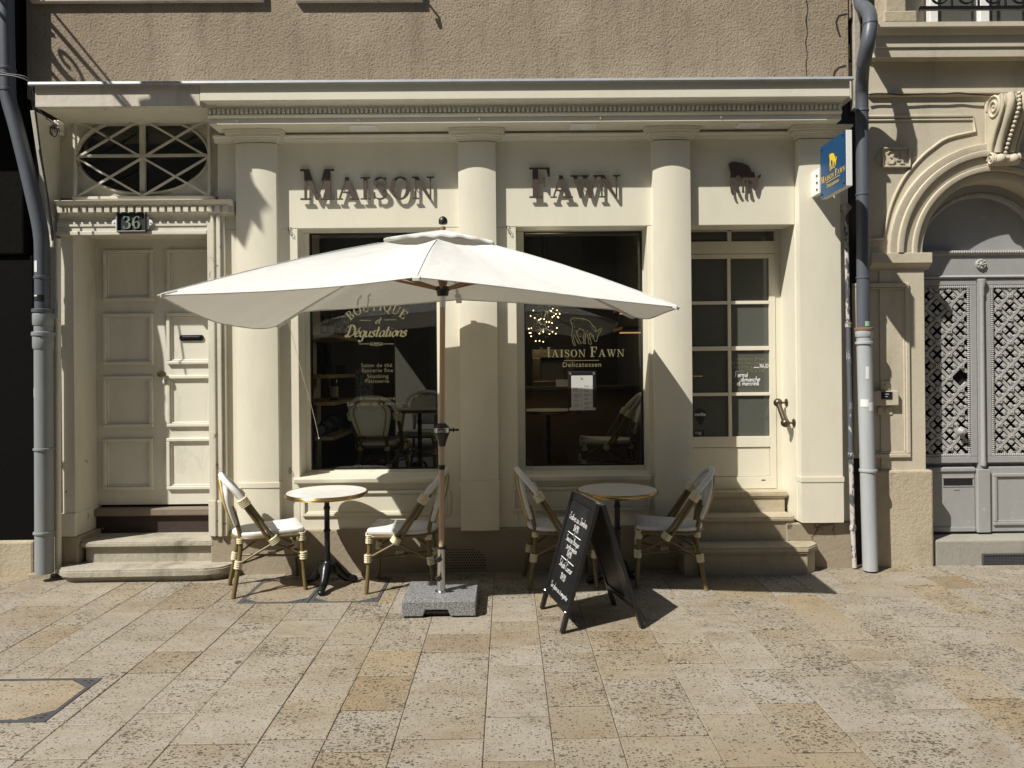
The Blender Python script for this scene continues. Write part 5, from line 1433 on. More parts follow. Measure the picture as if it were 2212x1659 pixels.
# ------------------------------------------------------------ wrought-iron sign above the left edge (its shadow falls on the shop)
WS = thing('bracket_sign','wrought iron scroll bracket with sign plate jutting from the left building above the shop','sign',(-4.26,5.53,5.3))
def sp(a, z): return V3((-4.21+.30*a, 5.54-.954*a, z))
part('arm', MB().tube([sp(-.05,5.20),sp(1.12,5.16)],.017,8).tube([sp(-.05,5.34),sp(.55,5.25),sp(1.0,5.20)],.010,8), M['iron'], WS)
part('stay', MB().tube([sp(-.05,4.80),sp(.22,4.80),sp(.42,4.95)],.015,8).tube(smooth_line([sp(-.05,4.98),sp(.12,4.90),sp(.30,4.93),sp(.42,5.06),sp(.46,5.18)],4),.013,8), M['iron'], WS)
mb = MB()
for (ca,cz,r,tn) in ((.17,5.03,.13,1.7),(.62,5.08,.08,1.6)): mb.tube([sp(ca+r*(1-i/30)*math.cos(2.2+i*tn*2*pi/30), cz+r*(1-i/30)*math.sin(2.2+i*tn*2*pi/30)) for i in range(27)],.014,6)
part('scroll', mb, M['iron'], WS, smooth=60)
part('boss', MB().ball(sp(.50,5.18),.05,10,(1,1.4,1)), M['iron'], WS, smooth=60)
sgp = [(1.10,5.74),(1.18,5.84),(1.239,5.80),(1.25,5.74),(1.33,5.70),(1.29,5.56),(1.298,5.43),(1.25,5.44),(1.2,5.14),(1.08,5.18),(.98,5.14),(.94,5.34),(1.0,5.46),(.96,5.60)]
part('sign_plate', MB().ext(sgp, lambda a,b,d: sp(a,b)+V3((.954,.30,0))*d, -.01, .01), M['iron'], WS)

# ------------------------------------------------------------ across the street (behind the camera)
OB = thing('opposite_building','plain building with three rows of dark windows across the street','building',(0,-3.2,0))
M['opp'] = plain('low_bounce_plaster', (.20,.18,.15), .85, var=.1)  # plaster colour darkened to cut the fill light bounced onto the shop
part('wall', MB().box(-13,13,-4.2,-3.2,-.01,9.6), M['opp'], OB)
for fl in range(3):
    for k in range(-5,6):
        x = k*2.2
        w_ = part('window', MB().box(x-.55,x+.55,-3.215,-3.199,.9+fl*3.0,2.6+fl*3.0), M['room_dark'], OB)
        part('frame', MB().box(x-.62,x+.62,-3.24,-3.2005,2.602+fl*3.0,2.70+fl*3.0).box(x-.66,x+.66,-3.27,-3.2005,.80+fl*3.0,.898+fl*3.0), M['white'], w_)

# ------------------------------------------------------------ inside the shop
IN = thing('shop_interior','dim shop room seen through the two display windows','room',(0,7.5,.5))
fz = .535; yi0 = YG+.06; yi1 = 9.2; xi0 = -1.98; xi1 = 1.43; zc_ = 3.45
part('floor', MB().box(xi0-.5,xi1+.1,yi0,yi1,fz-.05,fz), M['room_floor'], IN)
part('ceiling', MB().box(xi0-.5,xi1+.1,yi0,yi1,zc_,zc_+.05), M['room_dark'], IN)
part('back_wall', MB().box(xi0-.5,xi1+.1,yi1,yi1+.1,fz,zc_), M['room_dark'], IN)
part('left_wall', MB().box(xi0-.1,xi0,yi0+.001,7.55,fz,zc_), M['room_white'], IN)
part('recess_wall', MB().box(xi0-.1,-1.20,7.55,7.62,fz,zc_), M['room_grey'], IN)
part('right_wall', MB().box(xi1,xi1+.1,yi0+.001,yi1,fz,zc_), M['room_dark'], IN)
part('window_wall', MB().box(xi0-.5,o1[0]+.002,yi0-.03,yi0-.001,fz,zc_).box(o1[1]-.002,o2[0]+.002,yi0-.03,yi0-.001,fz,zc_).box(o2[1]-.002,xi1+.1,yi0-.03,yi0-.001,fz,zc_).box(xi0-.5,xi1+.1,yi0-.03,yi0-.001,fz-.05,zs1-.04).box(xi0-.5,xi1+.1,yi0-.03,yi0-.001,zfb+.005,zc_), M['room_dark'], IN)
part('door_screen', MB().box(xi1+.11,3.2,YD+.55,YD+.57,.2,3.4), M['room_grey'], IN)
part('door_side', MB().box(o3[1]+.03,o3[1]+.06,YD+.062,YD+.6,.2,3.4), M['room_grey'], IN)
for v,lab in ((723,'light wood shelf with bottles at the top left of the left window'),(811,'light wood shelf with black boxes inside the left window'),(870,'light wood shelf with dark bottle inside the left window'),(945,'lowest light wood shelf with blue tins inside the left window')):
    y0 = 6.42; z0 = Z(v+6,y0,720); x1 = X(723,y0,v)
    s_ = thing('wall_shelf',lab,'shelf',(xi0,y0,z0))
    part('board', MB().box(xi0+.001,x1,y0,7.40,z0,z0+.034), M['shelf'], s_, bevel=.003)
def sx(u, y, v): return X(u,y,v)
zsh = lambda v: Z(v+6,6.42,720)+.035
for u0,u1,h,lab in ((684,701,.30,'tall black box, left one on the second shelf'),(703,718,.28,'tall black box, right one on the second shelf'),(722,745,.085,'low black box on the second shelf')):
    y_ = 6.50 if u0 < 710 else 6.85
    k = thing('gift_box',lab,'box',(sx(u0,y_,800),y_,zsh(811)))
    part('carton', MB().box(sx(u0,y_,800),min(sx(u1,y_,800),X(723,6.42,811)-.005),y_,y_+.12,zsh(811),zsh(811)+h), M['black_box'], k, bevel=.003)
    part('lid', MB().box(sx(u0,y_,800)-.001,min(sx(u1,y_,800),X(723,6.42,811)-.005)+.001,y_-.001,y_+.121,zsh(811)+h-.03,zsh(811)+h+.001), M['black_box'], k)
bt = at(736,900,6.75); bz = zsh(870)
bb = thing('bottle','dark bottle with white label on the third shelf','bottle',(bt.x-.06,6.75,bz))
part('glass_body', MB().lathe([(.036,0),(.038,.01),(.038,.16),(.030,.20),(.016,.235),(.014,.30),(.016,.302),(.016,.315)],(bt.x-.06,6.75,bz),16), M['bottle'], bb, smooth=40)
part('paper_label', MB().lathe([(.0385,.03),(.039,.031),(.039,.13),(.0385,.131)],(bt.x-.06,6.75,bz),16), M['paper'], bb, smooth=40)
bk = thing('book','book with a colourful cover standing behind the third shelf','book',(sx(788,7.1,860),7.1,bz))
part('cover', MB().box(sx(767,7.1,850),sx(803,7.1,850),7.12,7.15,bz-.02,bz+.30), M['print'], bk)
part('display_box', MB().box(sx(760,7.15,850),sx(810,7.15,850),7.152,7.38,bz-.36,bz-.022), M['black_box'], bk)
for i,(u,rp,y_) in enumerate(((696,13,6.50),(709,17,6.70),(722,20,6.95))):
    r_ = rp/FPX*y_*.5*2; zt_ = zsh(945)
    c = V3((min(sx(u,y_,920), -1.60-.02),y_,zt_+r_))
    k = thing('round_tin',('small','middle sized','large')[i]+' round blue tin standing on edge on the lowest shelf','tin',(c.x,c.y,zt_))
    part('tin', MB().lathe([(r_*.96,0),(r_,.008),(r_,.05),(r_*.96,.058)],c,20,'y'), M['blue_tin'], k, smooth=40)
    part('label_disc', MB().lathe([(r_*.72,0),(r_*.72,.002),(r_*.4,.0022)],(c.x,c.y-.058,c.z),18,'y'), M['ink'], k)
for i,(u,hh) in enumerate(((690,.16),(697,.20),(704,.18),(711,.15),(718,.19))):
    y_ = 6.55+.16*i; x_ = min(X(u,6.42,715)+.03*i*0, X(723,6.42,723)-.05); zb_t = zsh(723)
    k = thing('bottle',('first','second','third','fourth','last')[i]+' small bottle from the left on the top shelf in the left window','bottle',(x_,y_,zb_t),'bottles on the top shelf')
    part('glass_body', MB().lathe([(.028,0),(.03,.01),(.03,hh*.6),(.012,hh*.8),(.012,hh),(.014,hh+.01)],(x_,y_,zb_t),12), M['bottle'], k, smooth=40)
    part('paper_label', MB().lathe([(.0305,.02),(.031,.021),(.031,.08),(.0305,.081)],(x_,y_,zb_t),12), M['paper'], k, smooth=40)
# counter and machine behind right window
ct = thing('counter','brown wooden counter at the back of the right window','counter',(.8,7.6,fz))
zc1 = Z(834,7.6,1300)
part('front', MB().box(.08,xi1-.001,7.6,7.66,fz,zc1-.04), M['counter'], ct)
part('top', MB().box(.05,xi1-.001,7.56,8.2,zc1-.04,zc1), M['room_dark'], ct, bevel=.004)
cm = thing('coffee_machine','steel coffee machine standing on the wooden counter','coffee machine',(at(1185,800,7.8).x,7.8,zc1))
a,b = at(1150,832,7.75), at(1240,772,7.75)
part('body', MB().box(a.x,b.x,7.7,8.05,zc1+.001,zc1+.06).box(a.x,a.x+.09,7.7,8.05,zc1+.06,b.z).box(b.x-.09,b.x,7.7,8.05,zc1+.06,b.z).box(a.x,b.x,7.8,8.05,b.z-.001,b.z+.09), M['bronze'], cm, bevel=.006)
part('drip_recess', MB().box(a.x+.091,b.x-.091,7.9,8.04,zc1+.061,b.z-.002), M['room_dark'], cm)
cs = thing('card_stand','small white card standing on the counter','card',tuple(at(1214,836,7.6)))
a,b = at(1201,842,7.59), at(1227,828,7.59); part('card', MB().box(a.x,b.x,7.585,7.59,zc1+.001,zc1+.075), M['paper'], cs); part('foot', MB().box(a.x,b.x,7.575,7.60,zc1+.0,zc1+.004), M['paper'], cs)
# back shelves with warm light, far right
for v,lab in ((668,'upper lit wall shelf at the right of the right window'),(712,'lower lit wall shelf at the right of the right window')):
    c = at(1376,v,7.0)
    k = thing('lit_shelf',lab,'shelf',tuple(c))
    part('board', MB().box(c.x-.16,xi1-.002,6.9,7.5,c.z,c.z+.03), M['counter'], k)
    part('light_strip', MB().box(c.x-.10,xi1-.02,7.44,7.455,c.z-.014,c.z-.002), M['strip'], k)
# chandeliers
for (u,v,r_,lab) in ((1182,668,.20,'upper chandelier of small warm bulbs inside the right window'),(1173,706,.17,'lower chandelier of small warm bulbs inside the right window')):
    c = at(u,v,7.6 if v < 690 else 7.3)
    k = thing('chandelier',lab,'chandelier',tuple(c))
    pl_d = bpy.data.lights.new('lamp', 'POINT'); pl_d.energy = 4.0; pl_d.color = (1,.78,.5); pl_d.shadow_soft_size = .12
    pl_o = bpy.data.objects.new('lamp', pl_d); COL.objects.link(pl_o); pl_o.parent = k; pl_o.location = (0,0,-.02)
    part('rod', MB().tube([(c.x,c.y,c.z+.02),(c.x,c.y,zc_)],.008,6).ball(c,.03,8), M['iron'], k)
    for i in range(18):
        d = V3((R.gauss(0,1),R.gauss(0,1),R.gauss(0,.6)-.25)).normalized()*r_*R.uniform(.7,1)
        part('arm', MB().tube([c,c+d],.003,4), M['iron'], k); part('bulb', MB().ball(c+d,.0065,6), M['bulb'], k)

# ------------------------------------------------------------ bistro chairs
def lash(mb, c, t, r, n=4, wd=.0078, sq=1.0):
    """rope binding: a few turns round a tube"""
    c = V3(c); t = V3(t).normalized(); up = V3((0,0,1)) if abs(t.z) < .9 else V3((1,0,0))
    a = t.cross(up).normalized(); b = t.cross(a)
    for k in range(n):
        o = c+t*wd*1.55*(k-(n-1)/2)
        mb.tube([o+(a*math.cos(q)*sq+b*math.sin(q))*(r+wd*.35) for q in [i*2*pi/12 for i in range(13)]], wd*.72, 6, cap=False)
def make_chair():
    t = thing('bistro_chair',None,None)
    mir = lambda p, s: (p[0], p[1]*s, p[2])
    # seat: rounded at the back, square in front, soft edge
    ol = []
    n = 12
    for i in range(n+1):
        q = pi/2+pi*i/n; ol.append((-.075+.165*math.cos(q), .185*math.sin(q)))
    ol += [(.20,-.205),(.25,-.20),(.258,-.18),(.258,.18),(.25,.20),(.20,.205)]
    cx, cy = .06, 0
    rings = []
    for k,(s_,z) in enumerate(((.985,.432),(1.0,.438),(1.0,.452),(.992,.459),(.965,.463),(.6,.458),(.0,.455))):
        rings.append([(cx+(p[0]-cx)*s_, cy+(p[1]-cy)*s_, z+.012*max(0,(p[0]-.15))/.1*(1 if s_ > .5 else 0)) for p in ol])
    mb = MB(); m = len(ol)
    mb.add([p for r in rings for p in r], [(i*m+j, i*m+(j+1)%m, (i+1)*m+(j+1)%m, (i+1)*m+j) for i in range(len(rings)-1) for j in range(m)]+[tuple(reversed(range(m)))])
    part('seat', mb, M['weave'], t, smooth=50)
    mb = MB(); mb.box(.262-.006,.268,-.198,.198,.420,.452); part('seat_flap', mb, M['weave'], t, bevel=.005)
    # seat frame ring
    fr = [(p[0]*.98,p[1]*.98,.420) for p in ol]; fr.append(fr[0])
    part('seat_frame', MB().tube(smooth_line(fr,2), .0145, 8, cap=False), M['bamboo'], t, smooth=60)
    for s in (-1,1):
        part('leg', MB().tube([mir(p,s) for p in ((.236,.190,.432),(.246,.198,.20),(.262,.208,0))], [.0165,.0165,.0155], 10), M['bamboo'], t, smooth=60)
        part('leg', MB().tube(smooth_line([mir(p,s) for p in ((-.235,.118,.62),(-.205,.120,.50),(-.190,.122,.40),(-.205,.140,.25),(-.250,.185,0))],4), .0170, 10), M['bamboo'], t, smooth=60)
        # arm: a pair of tubes running from the seat rail up to the arch
        arm = MB()
        for o in (-.016,.017): arm.tube(smooth_line([mir((.035+o*1.4,.215,.385),s), mir((-.07+o,.222,.545),s), mir((-.172+o,.218,.70),s)],3), .0135, 10)
        part('arm', arm, M['bamboo'], t, smooth=60)
        # side stretchers crossing
        st = MB().tube([mir((.25,.200,.262),s), mir((.04,.205,.375),s)], .0085, 8).tube([mir((-.208,.142,.235),s), mir((.03,.200,.375),s)], .0085, 8)
        part('stretcher', st, M['bamboo'], t, smooth=60)
        for c_, t_, r_, n_, w_ in (((-.172,.218,.702),V3((-.10,0,.155)),.031,5,.0085),((.036,.214,.402),V3((-.10,0,.155)),.031,4,.0085),((.240,.192,.405),(0,0,1),.020,5,.0085),((.249,.200,.262),(0,0,1),.019,4,.010),((-.192,.124,.402),(0,0,1),.020,3,.0085),((-.210,.146,.232),(.15,0,1),.020,4,.010)):
            ro = MB(); core = V3(mir(c_,s)); tn = V3(t_).normalized()*w_*n_*.72
            ro.tube([core-tn, core+tn], r_+.003, 10); lash(ro, core, t_, r_, n_, w_)
            part('binding', ro, M['rattan'], t, smooth=60)
    part('cross_stretcher', MB().tube([(.25,.195,.255),(-.205,-.140,.232)],.009,8).tube([(.25,-.195,.255),(-.205,.140,.242)],.009,8), M['bamboo'], t, smooth=60)
    part('binding', (lambda m_: (lash(m_,(.045,0,.248),(1,0,0),.016,5),m_)[1])(MB()), M['rattan'], t, smooth=60)
    # white wrapped arch
    ar_ = [(-.166,.218,.692),(-.205,.214,.755),(-.250,.195,.808),(-.290,.150,.850),(-.308,.085,.872),(-.312,0,.878)]
    ar_ += [(p[0],-p[1],p[2]) for p in reversed(ar_[:-1])]
    part('back_arch', MB().tube(smooth_line(ar_,4), .0212, 12), M['weave'], t, smooth=60)
    # back panel between wrapped uprights
    P = []
    for i in range(9):
        f = i/8; z = .525+.325*f
        hw = .122+.055*math.sin(min(1,f*1.25)*pi/2)-(.10*max(0,f-.72)/.28)
        xb = -.222-.078*f-.012*math.sin(f*pi)
        P.append([(xb-.022*(1-(2*j/8-1)**2)*.8, hw*(2*j/8-1), z) for j in range(9)])
    part('back_panel', MB().grid(P,.010), M['weave'], t, smooth=50)
    for s in (-1,1):
        up_ = [P[i][8 if s > 0 else 0] for i in range(8)]
        part('back_sleeve', MB().tube(smooth_line([(p[0],p[1],p[2]) for p in up_],2), .0175, 10), M['weave'], t, smooth=60)
    cane = [(p[0]-.026,p[1]*.86,p[2]) for p in [P[i][0] for i in range(0,9)]]+[(p[0]-.026,p[1]*.86,p[2]) for p in [P[i][8] for i in range(8,-1,-1)]]
    cane.append(cane[0])
    part('cane_piping', MB().tube(smooth_line(cane,2), .0075, 6, cap=False), M['cane'], t, smooth=60)
    return t
chair0 = make_chair()
used = [0]
def place_chair(x, y, rz, label, group, z=0.0):
    o = chair0 if not used[0] else copy_tree(chair0)
    used[0] = 1
    o.location = (x, y, z); o.rotation_euler = (0, 0, rz)
    tag(o, label, 'chair', group)
    return o
def chair_from(front, rear, label, group):
    f = (gnd(*front[0])+gnd(*front[1]))/2; r = (gnd(*rear[0])+gnd(*rear[1]))/2
    d = f-r; c = (f+r)/2
    place_chair(c.x, c.y, math.atan2(d.y,d.x), label, group)
G1 = 'bistro chairs on the pavement'
chair_from(((661,1272),(644,1244)),((501,1292),(488,1266)),'white bistro chair at the left edge of the left table, facing right',G1)
chair_from(((810,1281),(802,1250)),((956,1279),(944,1251)),'white bistro chair directly behind the parasol pole',G1)
chair_from(((1286,1267),(1275,1242)),((1144,1273),(1119.6,1246.5)),'white bistro chair half hidden behind the chalkboard',G1)
chair_from(((1381,1272),(1372,1237)),((1531,1275),(1515,1246)),'shaded white bistro chair in front of the shop door steps',G1)
G2 = 'bistro chairs inside the shop'
place_chair(X(812,6.55,900),6.75,pi/2-.12,'white bistro chair inside the left window with its back to the glass',G2,fz)
place_chair(X(905,7.6,900),7.75,-pi/2-.1,'white bistro chair in the gloom behind the inside table of the left window',G2,fz)
place_chair(X(1316,6.62,900),6.66,pi-.05,'white bistro chair seen from the side inside the right window',G2,fz)

# ------------------------------------------------------------ bistro tables
def make_table(name='bistro_table'):
    t = thing(name,None,None)
    zt = .732; r = .306
    part('marble_top', MB().lathe([(r-.02,zt-.018),(r-.006,zt-.018),(r-.006,zt-.002),(r-.008,zt),(.001,zt)],(0,0,0),64), M['marble'], t, smooth=40)
    rim = [(r-.0055,zt-.028),(r+.000,zt-.030),(r+.003,zt-.026),(r+.001,zt-.022),(r+.004,zt-.018),(r+.005,zt-.012),(r+.002,zt-.008),(r+.004,zt-.004),(r+.001,zt+.0015),(r-.0055,zt+.0015)]
    n = 64; m = len(rim)
    part('brass_rim', MB().add([(a*math.cos(2*pi*k/n),a*math.sin(2*pi*k/n),h) for a,h in rim for k in range(n)], [(i*n+k,i*n+(k+1)%n,((i+1)%m)*n+(k+1)%n,((i+1)%m)*n+k) for i in range(m) for k in range(n)]), M['brass'], t, smooth=40)
    part('pedestal', MB().lathe([(.064,.11),(.066,.15),(.052,.172),(.040,.186),(.030,.196),(.024,.21),(.0215,.24),(.0205,.42),(.025,.424),(.028,.432),(.025,.440),(.021,.446),(.0205,.59),(.024,.596),(.027,.606),(.022,.616),(.0195,.63),(.0195,.66),(.024,.668),(.0195,.676),(.0195,.70),(.09,.703),(.09,.7135)],(0,0,0),18), M['iron'], t, smooth=40)
    for k in range(3):
        q = -pi/2+.03+k*2*pi/3
        d = V3((math.cos(q),math.sin(q),0)); s_ = V3((-d.y,d.x,0))
        pts = [(.03,.175),(.055,.150),(.085,.110),(.125,.062),(.165,.040),(.200,.036),(.222,.026)]
        rs = [.036,.038,.036,.030,.025,.028,.024]
        mb = MB().tube(smooth_line([tuple(d*a+V3((0,0,b))) for a,b in pts],3), sum([[rs[i]+(rs[i+1]-rs[i])*j/3 for j in range(3)] for i in range(6)],[])+[rs[-1]], 10)
        mb.ball(d*.215+V3((0,0,.022)),.028,10,(1,1,.78)).ball(d*.075+V3((0,0,.135))+s_*.02,.014,8).ball(d*.075+V3((0,0,.135))-s_*.02,.014,8)
        mb.tube([tuple(d*a+V3((0,0,b))) for a,b in ((.05,.185),(.10,.125),(.15,.072),(.19,.062))],.009,6)
        part('foot', mb, M['iron'], t, smooth=60)
    return t
tb = make_table()
def place_table(o, x, y, label, group, z=0.0, rz=0.0):
    o.location = (x,y,z); o.rotation_euler = (0,0,rz); tag(o,label,'table',group); return o
place_table(tb,-1.394,5.46,'round marble bistro table in full view between two sunlit chairs','bistro tables on the pavement')
place_table(copy_tree(tb),at(1333,1058,5.42).x,5.42,'round marble bistro table partly hidden behind the chalkboard','bistro tables on the pavement',0,.25)
place_table(copy_tree(tb),X(905,7.15,885),7.2,'round table inside the left window beside the white chair','bistro tables inside the shop',fz,.4)
place_table(copy_tree(tb),X(1185,6.7,885),6.75,'round table inside the right window in front of the counter','bistro tables inside the shop',fz,.4)

# ------------------------------------------------------------ parasol and its granite base
PB = thing('parasol_weight','speckled grey granite slab with steel tube holding the parasol pole','parasol base',(-.475,4.975,0))
bx0,bx1,by0,by1 = -.722,-.226,4.744,5.215; hb = .108
pc = V3((-.476,4.966,0))
xm0, xm1 = X(915,4.744,1325), X(971,4.744,1325)
pol = [(bx0,.012),(xm0-.004,.012),(xm0+.012,.052),(xm1-.012,.052),(xm1+.004,.012),(bx1,.012),(bx1,hb),(bx0,hb)]
part('granite_slab', MB().face(pol, by0, by0+.05).box(bx0,bx1,by0+.0501,by1,.012,hb), M['granite'], PB, bevel=.006)
part('grip_recess', MB().box(xm0+.008,xm1-.008,by0+.035,by0+.049,.012,.050).tube([(xm0+.014,by0+.018,.036),(xm1-.014,by0+.018,.036)],.010,10), M['blacksatin'], PB)
mb = MB()
for x_ in (bx0+.05,bx1-.05):
    for y_ in (by0+.05,by1-.05): mb.lathe([(.025,0),(.025,.0125)],(x_,y_,0),10)
part('foot', mb, M['blacksatin'], PB)
p_lo = V3((pc.x,pc.y,hb)); p_hi = at(957,478,4.95)
def pp(f): return p_lo+(p_hi-p_lo)*f
def pv(v): return (at(953,v,4.96).z-hb)/(p_hi.z-hb)
part('steel_tube', MB().tube([pp(0.0),pp(pv(1183))],.030,20), M['steel'], PB, smooth=60)
part('flange', MB().lathe([(.045,hb-.001),(.045,hb+.006),(.031,hb+.010)],(pc.x,pc.y,0),24), M['steel'], PB, smooth=40)
part('tube_collar', MB().tube([pp(pv(1185)),pp(pv(1180))],.033,18), M['blacksatin'], PB, smooth=50)
for v in (1203,1244):
    c = pp(pv(v)); part('clamp_knob', MB().lathe([(.006,0),(.006,.03),(.019,.032),(.021,.042),(.019,.052),(.004,.054)],(c.x-.012,c.y-.026,c.z),12,'y').box(c.x-.036,c.x+.012,c.y-.074,c.y-.062,c.z-.006,c.z+.006), M['blacksatin'], PB, smooth=40, bevel=.002)
U = thing('parasol','large off-white rectangular canvas parasol with wooden pole and six ribs','parasol',tuple(pc))
part('pole', MB().tube([pp(pv(1182)),pp(pv(664))],.0195,18), M['pole'], U, smooth=60)
part('upper_pole', MB().tube([pp(pv(662)),pp(.985)],.0185,16), M['rib'], U, smooth=60)
part('pole_sleeve', MB().tube([pp(pv(664)),pp(pv(639))],.0205,16), M['steel'], U, smooth=60)
part('pole_band', MB().tube([pp(pv(1014)),pp(pv(1004))],.023,16), M['blacksatin'], U, smooth=50)
c = pp(pv(940)); zf = lambda v: pp(pv(v)).z-c.z
part('tilt_joint', MB().lathe([(.022,zf(964)),(.034,zf(950)),(.052,zf(936)),(.054,zf(926)),(.046,zf(920)),(.024,zf(914))],c,14), M['blacksatin'], U, smooth=30)
jt = U.children[-1]
q = pp(pv(929)); part('joint_ring', MB().lathe([(.0545,-.016),(.057,-.014),(.057,.014),(.0545,.016)],q,20), M['steel'], U, smooth=40)
part('joint_badge', MB().box(q.x-.030,q.x+.018,q.y-.060,q.y-.0555,q.z-.010,q.z+.010), M['blacksatin'], U, bevel=.004)
mb = MB(); vs, fs = sans('doppler', .0155, 'CENTER', 0, 1.0, .0004); mb.add([(q.x-.006+a,q.y-.0606,q.z-.005+b) for a,b in vs], fs); part('badge_lettering', mb, M['sticker'], U)
part('crank_knob', MB().lathe([(.008,.04),(.008,.075),(.018,.077),(.018,.084),(.007,.086),(.009,.115),(.006,.118)],q,10,'x'), M['blacksatin'], U, smooth=40)
hub = pp(pv(629)); part('hub', MB().lathe([(.026,-.036),(.038,-.034),(.043,.0),(.048,.004),(.058,.008),(.058,.024),(.050,.030),(.024,.032)],hub,16), M['blacksatin'], U, smooth=30)
apex = pp(.968)
part('finial', MB().lathe([(.018,-.022),(.030,-.018),(.032,-.002),(.029,.014),(.021,.026),(.010,.033),(.001,.034)],p_hi+V3((0,0,-.0)),18), M['blacksatin'], U, smooth=50)
CN = {'FL':at(341,637,4.02),'FM':at(900,598,4.12),'FR':at(1468,663,4.06),'BR':at(1369,684,5.66),'BM':at(991,647,5.655),'BL':at(599,703,5.62)}
def hem(a, b, px_):
    """hem curve through given picture points, depth interpolated between the corners"""
    A, Bq = CN[a], CN[b]; n = len(px_)+1
    pts = [A]+[at(u,v,A.y+(Bq.y-A.y)*(i+1)/n if f_ is None else A.y+(Bq.y-A.y)*f_) for i,(u,v,f_) in enumerate(px_)]+[Bq]
    return [V3(p) for p in smooth_line([tuple(p) for p in pts], 6)]
HEMS = {('FL','FM'):[(480,632.5,.25),(620,626,.5),(760,615,.75)],('FM','FR'):[(1040,613,.25),(1180,630,.5),(1325,648,.75)],
 ('FR','BR'):[(1435,675,.3),(1400,688,.7)],('BR','BM'):[(1330,669,.12),(1200,659,.5),(1090,652,.8)],('BM','BL'):[(860,658,.3),(740,667,.62),(650,674,.85),(622,688,.94)],('BL','FL'):[(575,708.5,.14),(540,708,.25),(470,696,.5),(405,670,.78)]}
def rib_pt(k, f):
    """point on a rib, slightly arched"""
    p = apex+(CN[k]-apex)*f
    p.z += .035*math.sin(pi*f)
    return p
def panel(a, b, lift=0.0, fmax=1.0, fmin=0.02):
    h = hem(a, b, HEMS[(a,b)])
    m = len(h); P = []
    for i in range(15):
        f = fmin+(fmax-fmin)*i/14; row = []
        for j in range(m):
            s_ = j/(m-1)
            p = apex+(h[j]-apex)*f
            p.z += .004*math.sin(s_*31+f*5+len(HEMS)*(ord(a[0])))*math.sin(pi*s_)*f+.035*math.sin(pi*f)-.055*math.sin(pi*s_)*math.sin(pi*min(1,f))*.9*(1 if fmax > .5 else .2)+lift
            row.append(p)
        P.append(row)
    return P
cano = MB(); 
for (a,b) in HEMS: cano.grid(panel(a,b))
bm = bmesh.new(); me = bpy.data.meshes.new('tmp'); me.from_pydata(cano.v,[],cano.f); bm.from_mesh(me); bmesh.ops.remove_doubles(bm, verts=bm.verts, dist=.0006)
bm.verts.ensure_lookup_table(); bm.verts.index_update()
cano = MB(); cano.v = [v.co.copy() for v in bm.verts]; cano.f = [tuple(v.index for v in f.verts) for f in bm.faces]; bm.free(); bpy.data.meshes.remove(me)
can = part('canopy', cano, M['canvas'], U, smooth=60)
for (a,b) in HEMS:
    h = hem(a,b,HEMS[(a,b)])
    part('hem', MB().tube([p+V3((0,0,-.002)) for p in h], .0045, 6), M['canvas'], can, smooth=60)
# vent cap
VN = MB()
for (a,b) in HEMS:
    h = hem(a,b,HEMS[(a,b)]); m = len(h); P = []
    for i in range(8):
        f = .245*i/7; row = []
        for j in range(m):
            s_ = j/(m-1); p = apex+(h[j]-apex)*f
            p.z += .035*math.sin(pi*f)+.024+.016*math.sin(pi*s_)*i/7+.005*math.sin(s_*19)*i/7
            row.append(p)
        P.append(row)
    last = [p+V3((0,0,-.012)) for p in P[-1]]
    VN.grid(P[0:]+[last])
part('vent_cap', VN, M['canvas'], U, smooth=40)
for k in CN:
    part('seam', MB().tube([rib_pt(k,f)+V3((0,0,.0015)) for f in (.26,.4,.55,.7,.85,.99)], .0032, 5), M['canvas'], can, smooth=60)
    part('rib', MB().tube([rib_pt(k,f)+V3((0,0,-.012)) for f in (.03,.2,.4,.6,.8,.985)], .0095, 6), M['canvas'], can)
    j = .46 if k in ('FM','BM') else .42
    e = rib_pt(k,j)+V3((0,0,-.03)); d_ = (e-hub); d_.z = 0; d_.normalize()
    part('strut', MB().tube([hub+d_*.045+V3((0,0,.016)), e], .0115, 6), M['rib'], U)
    tip = rib_pt(k,.97)
    dirv = (CN[k]-apex).normalized(); sid = dirv.cross(V3((0,0,1))).normalized()
    part('rib_pocket', MB().obox(tip+V3((0,0,-.012)), dirv*.045, sid*.022, V3((0,0,.011))), M['canvas'], can, bevel=.004)
mb = MB()
for u,v0_,v1_,w0 in ((768,618,660,5.45),(790,616,664,5.45)):
    a = at(u-4,v0_,w0); b = at(u+4,v1_,w0+.12)
    mb.tube(smooth_line([tuple(a),tuple(a*.5+b*.5+V3((.02,0,0))),tuple(b)],3),.006,5)
part('tie_strap', mb, M['canvas'], can)
# loose cord hanging from the back corner
lc_ = thing('cord','thin pale cord hanging from the left back corner of the parasol','cord',tuple(CN['BL']))
part('string', MB().tube(smooth_line([tuple(at(u,v,5.66+i*.005)) for i,(u,v) in enumerate(((622,690),(634,735),(648,790),(662,840),(672,875),(682,915),(689,948)))],3),.0015,5), M['rattan'], lc_)
part('knot', MB().ball(at(689,947,5.69),.006,6), M['rattan'], lc_)
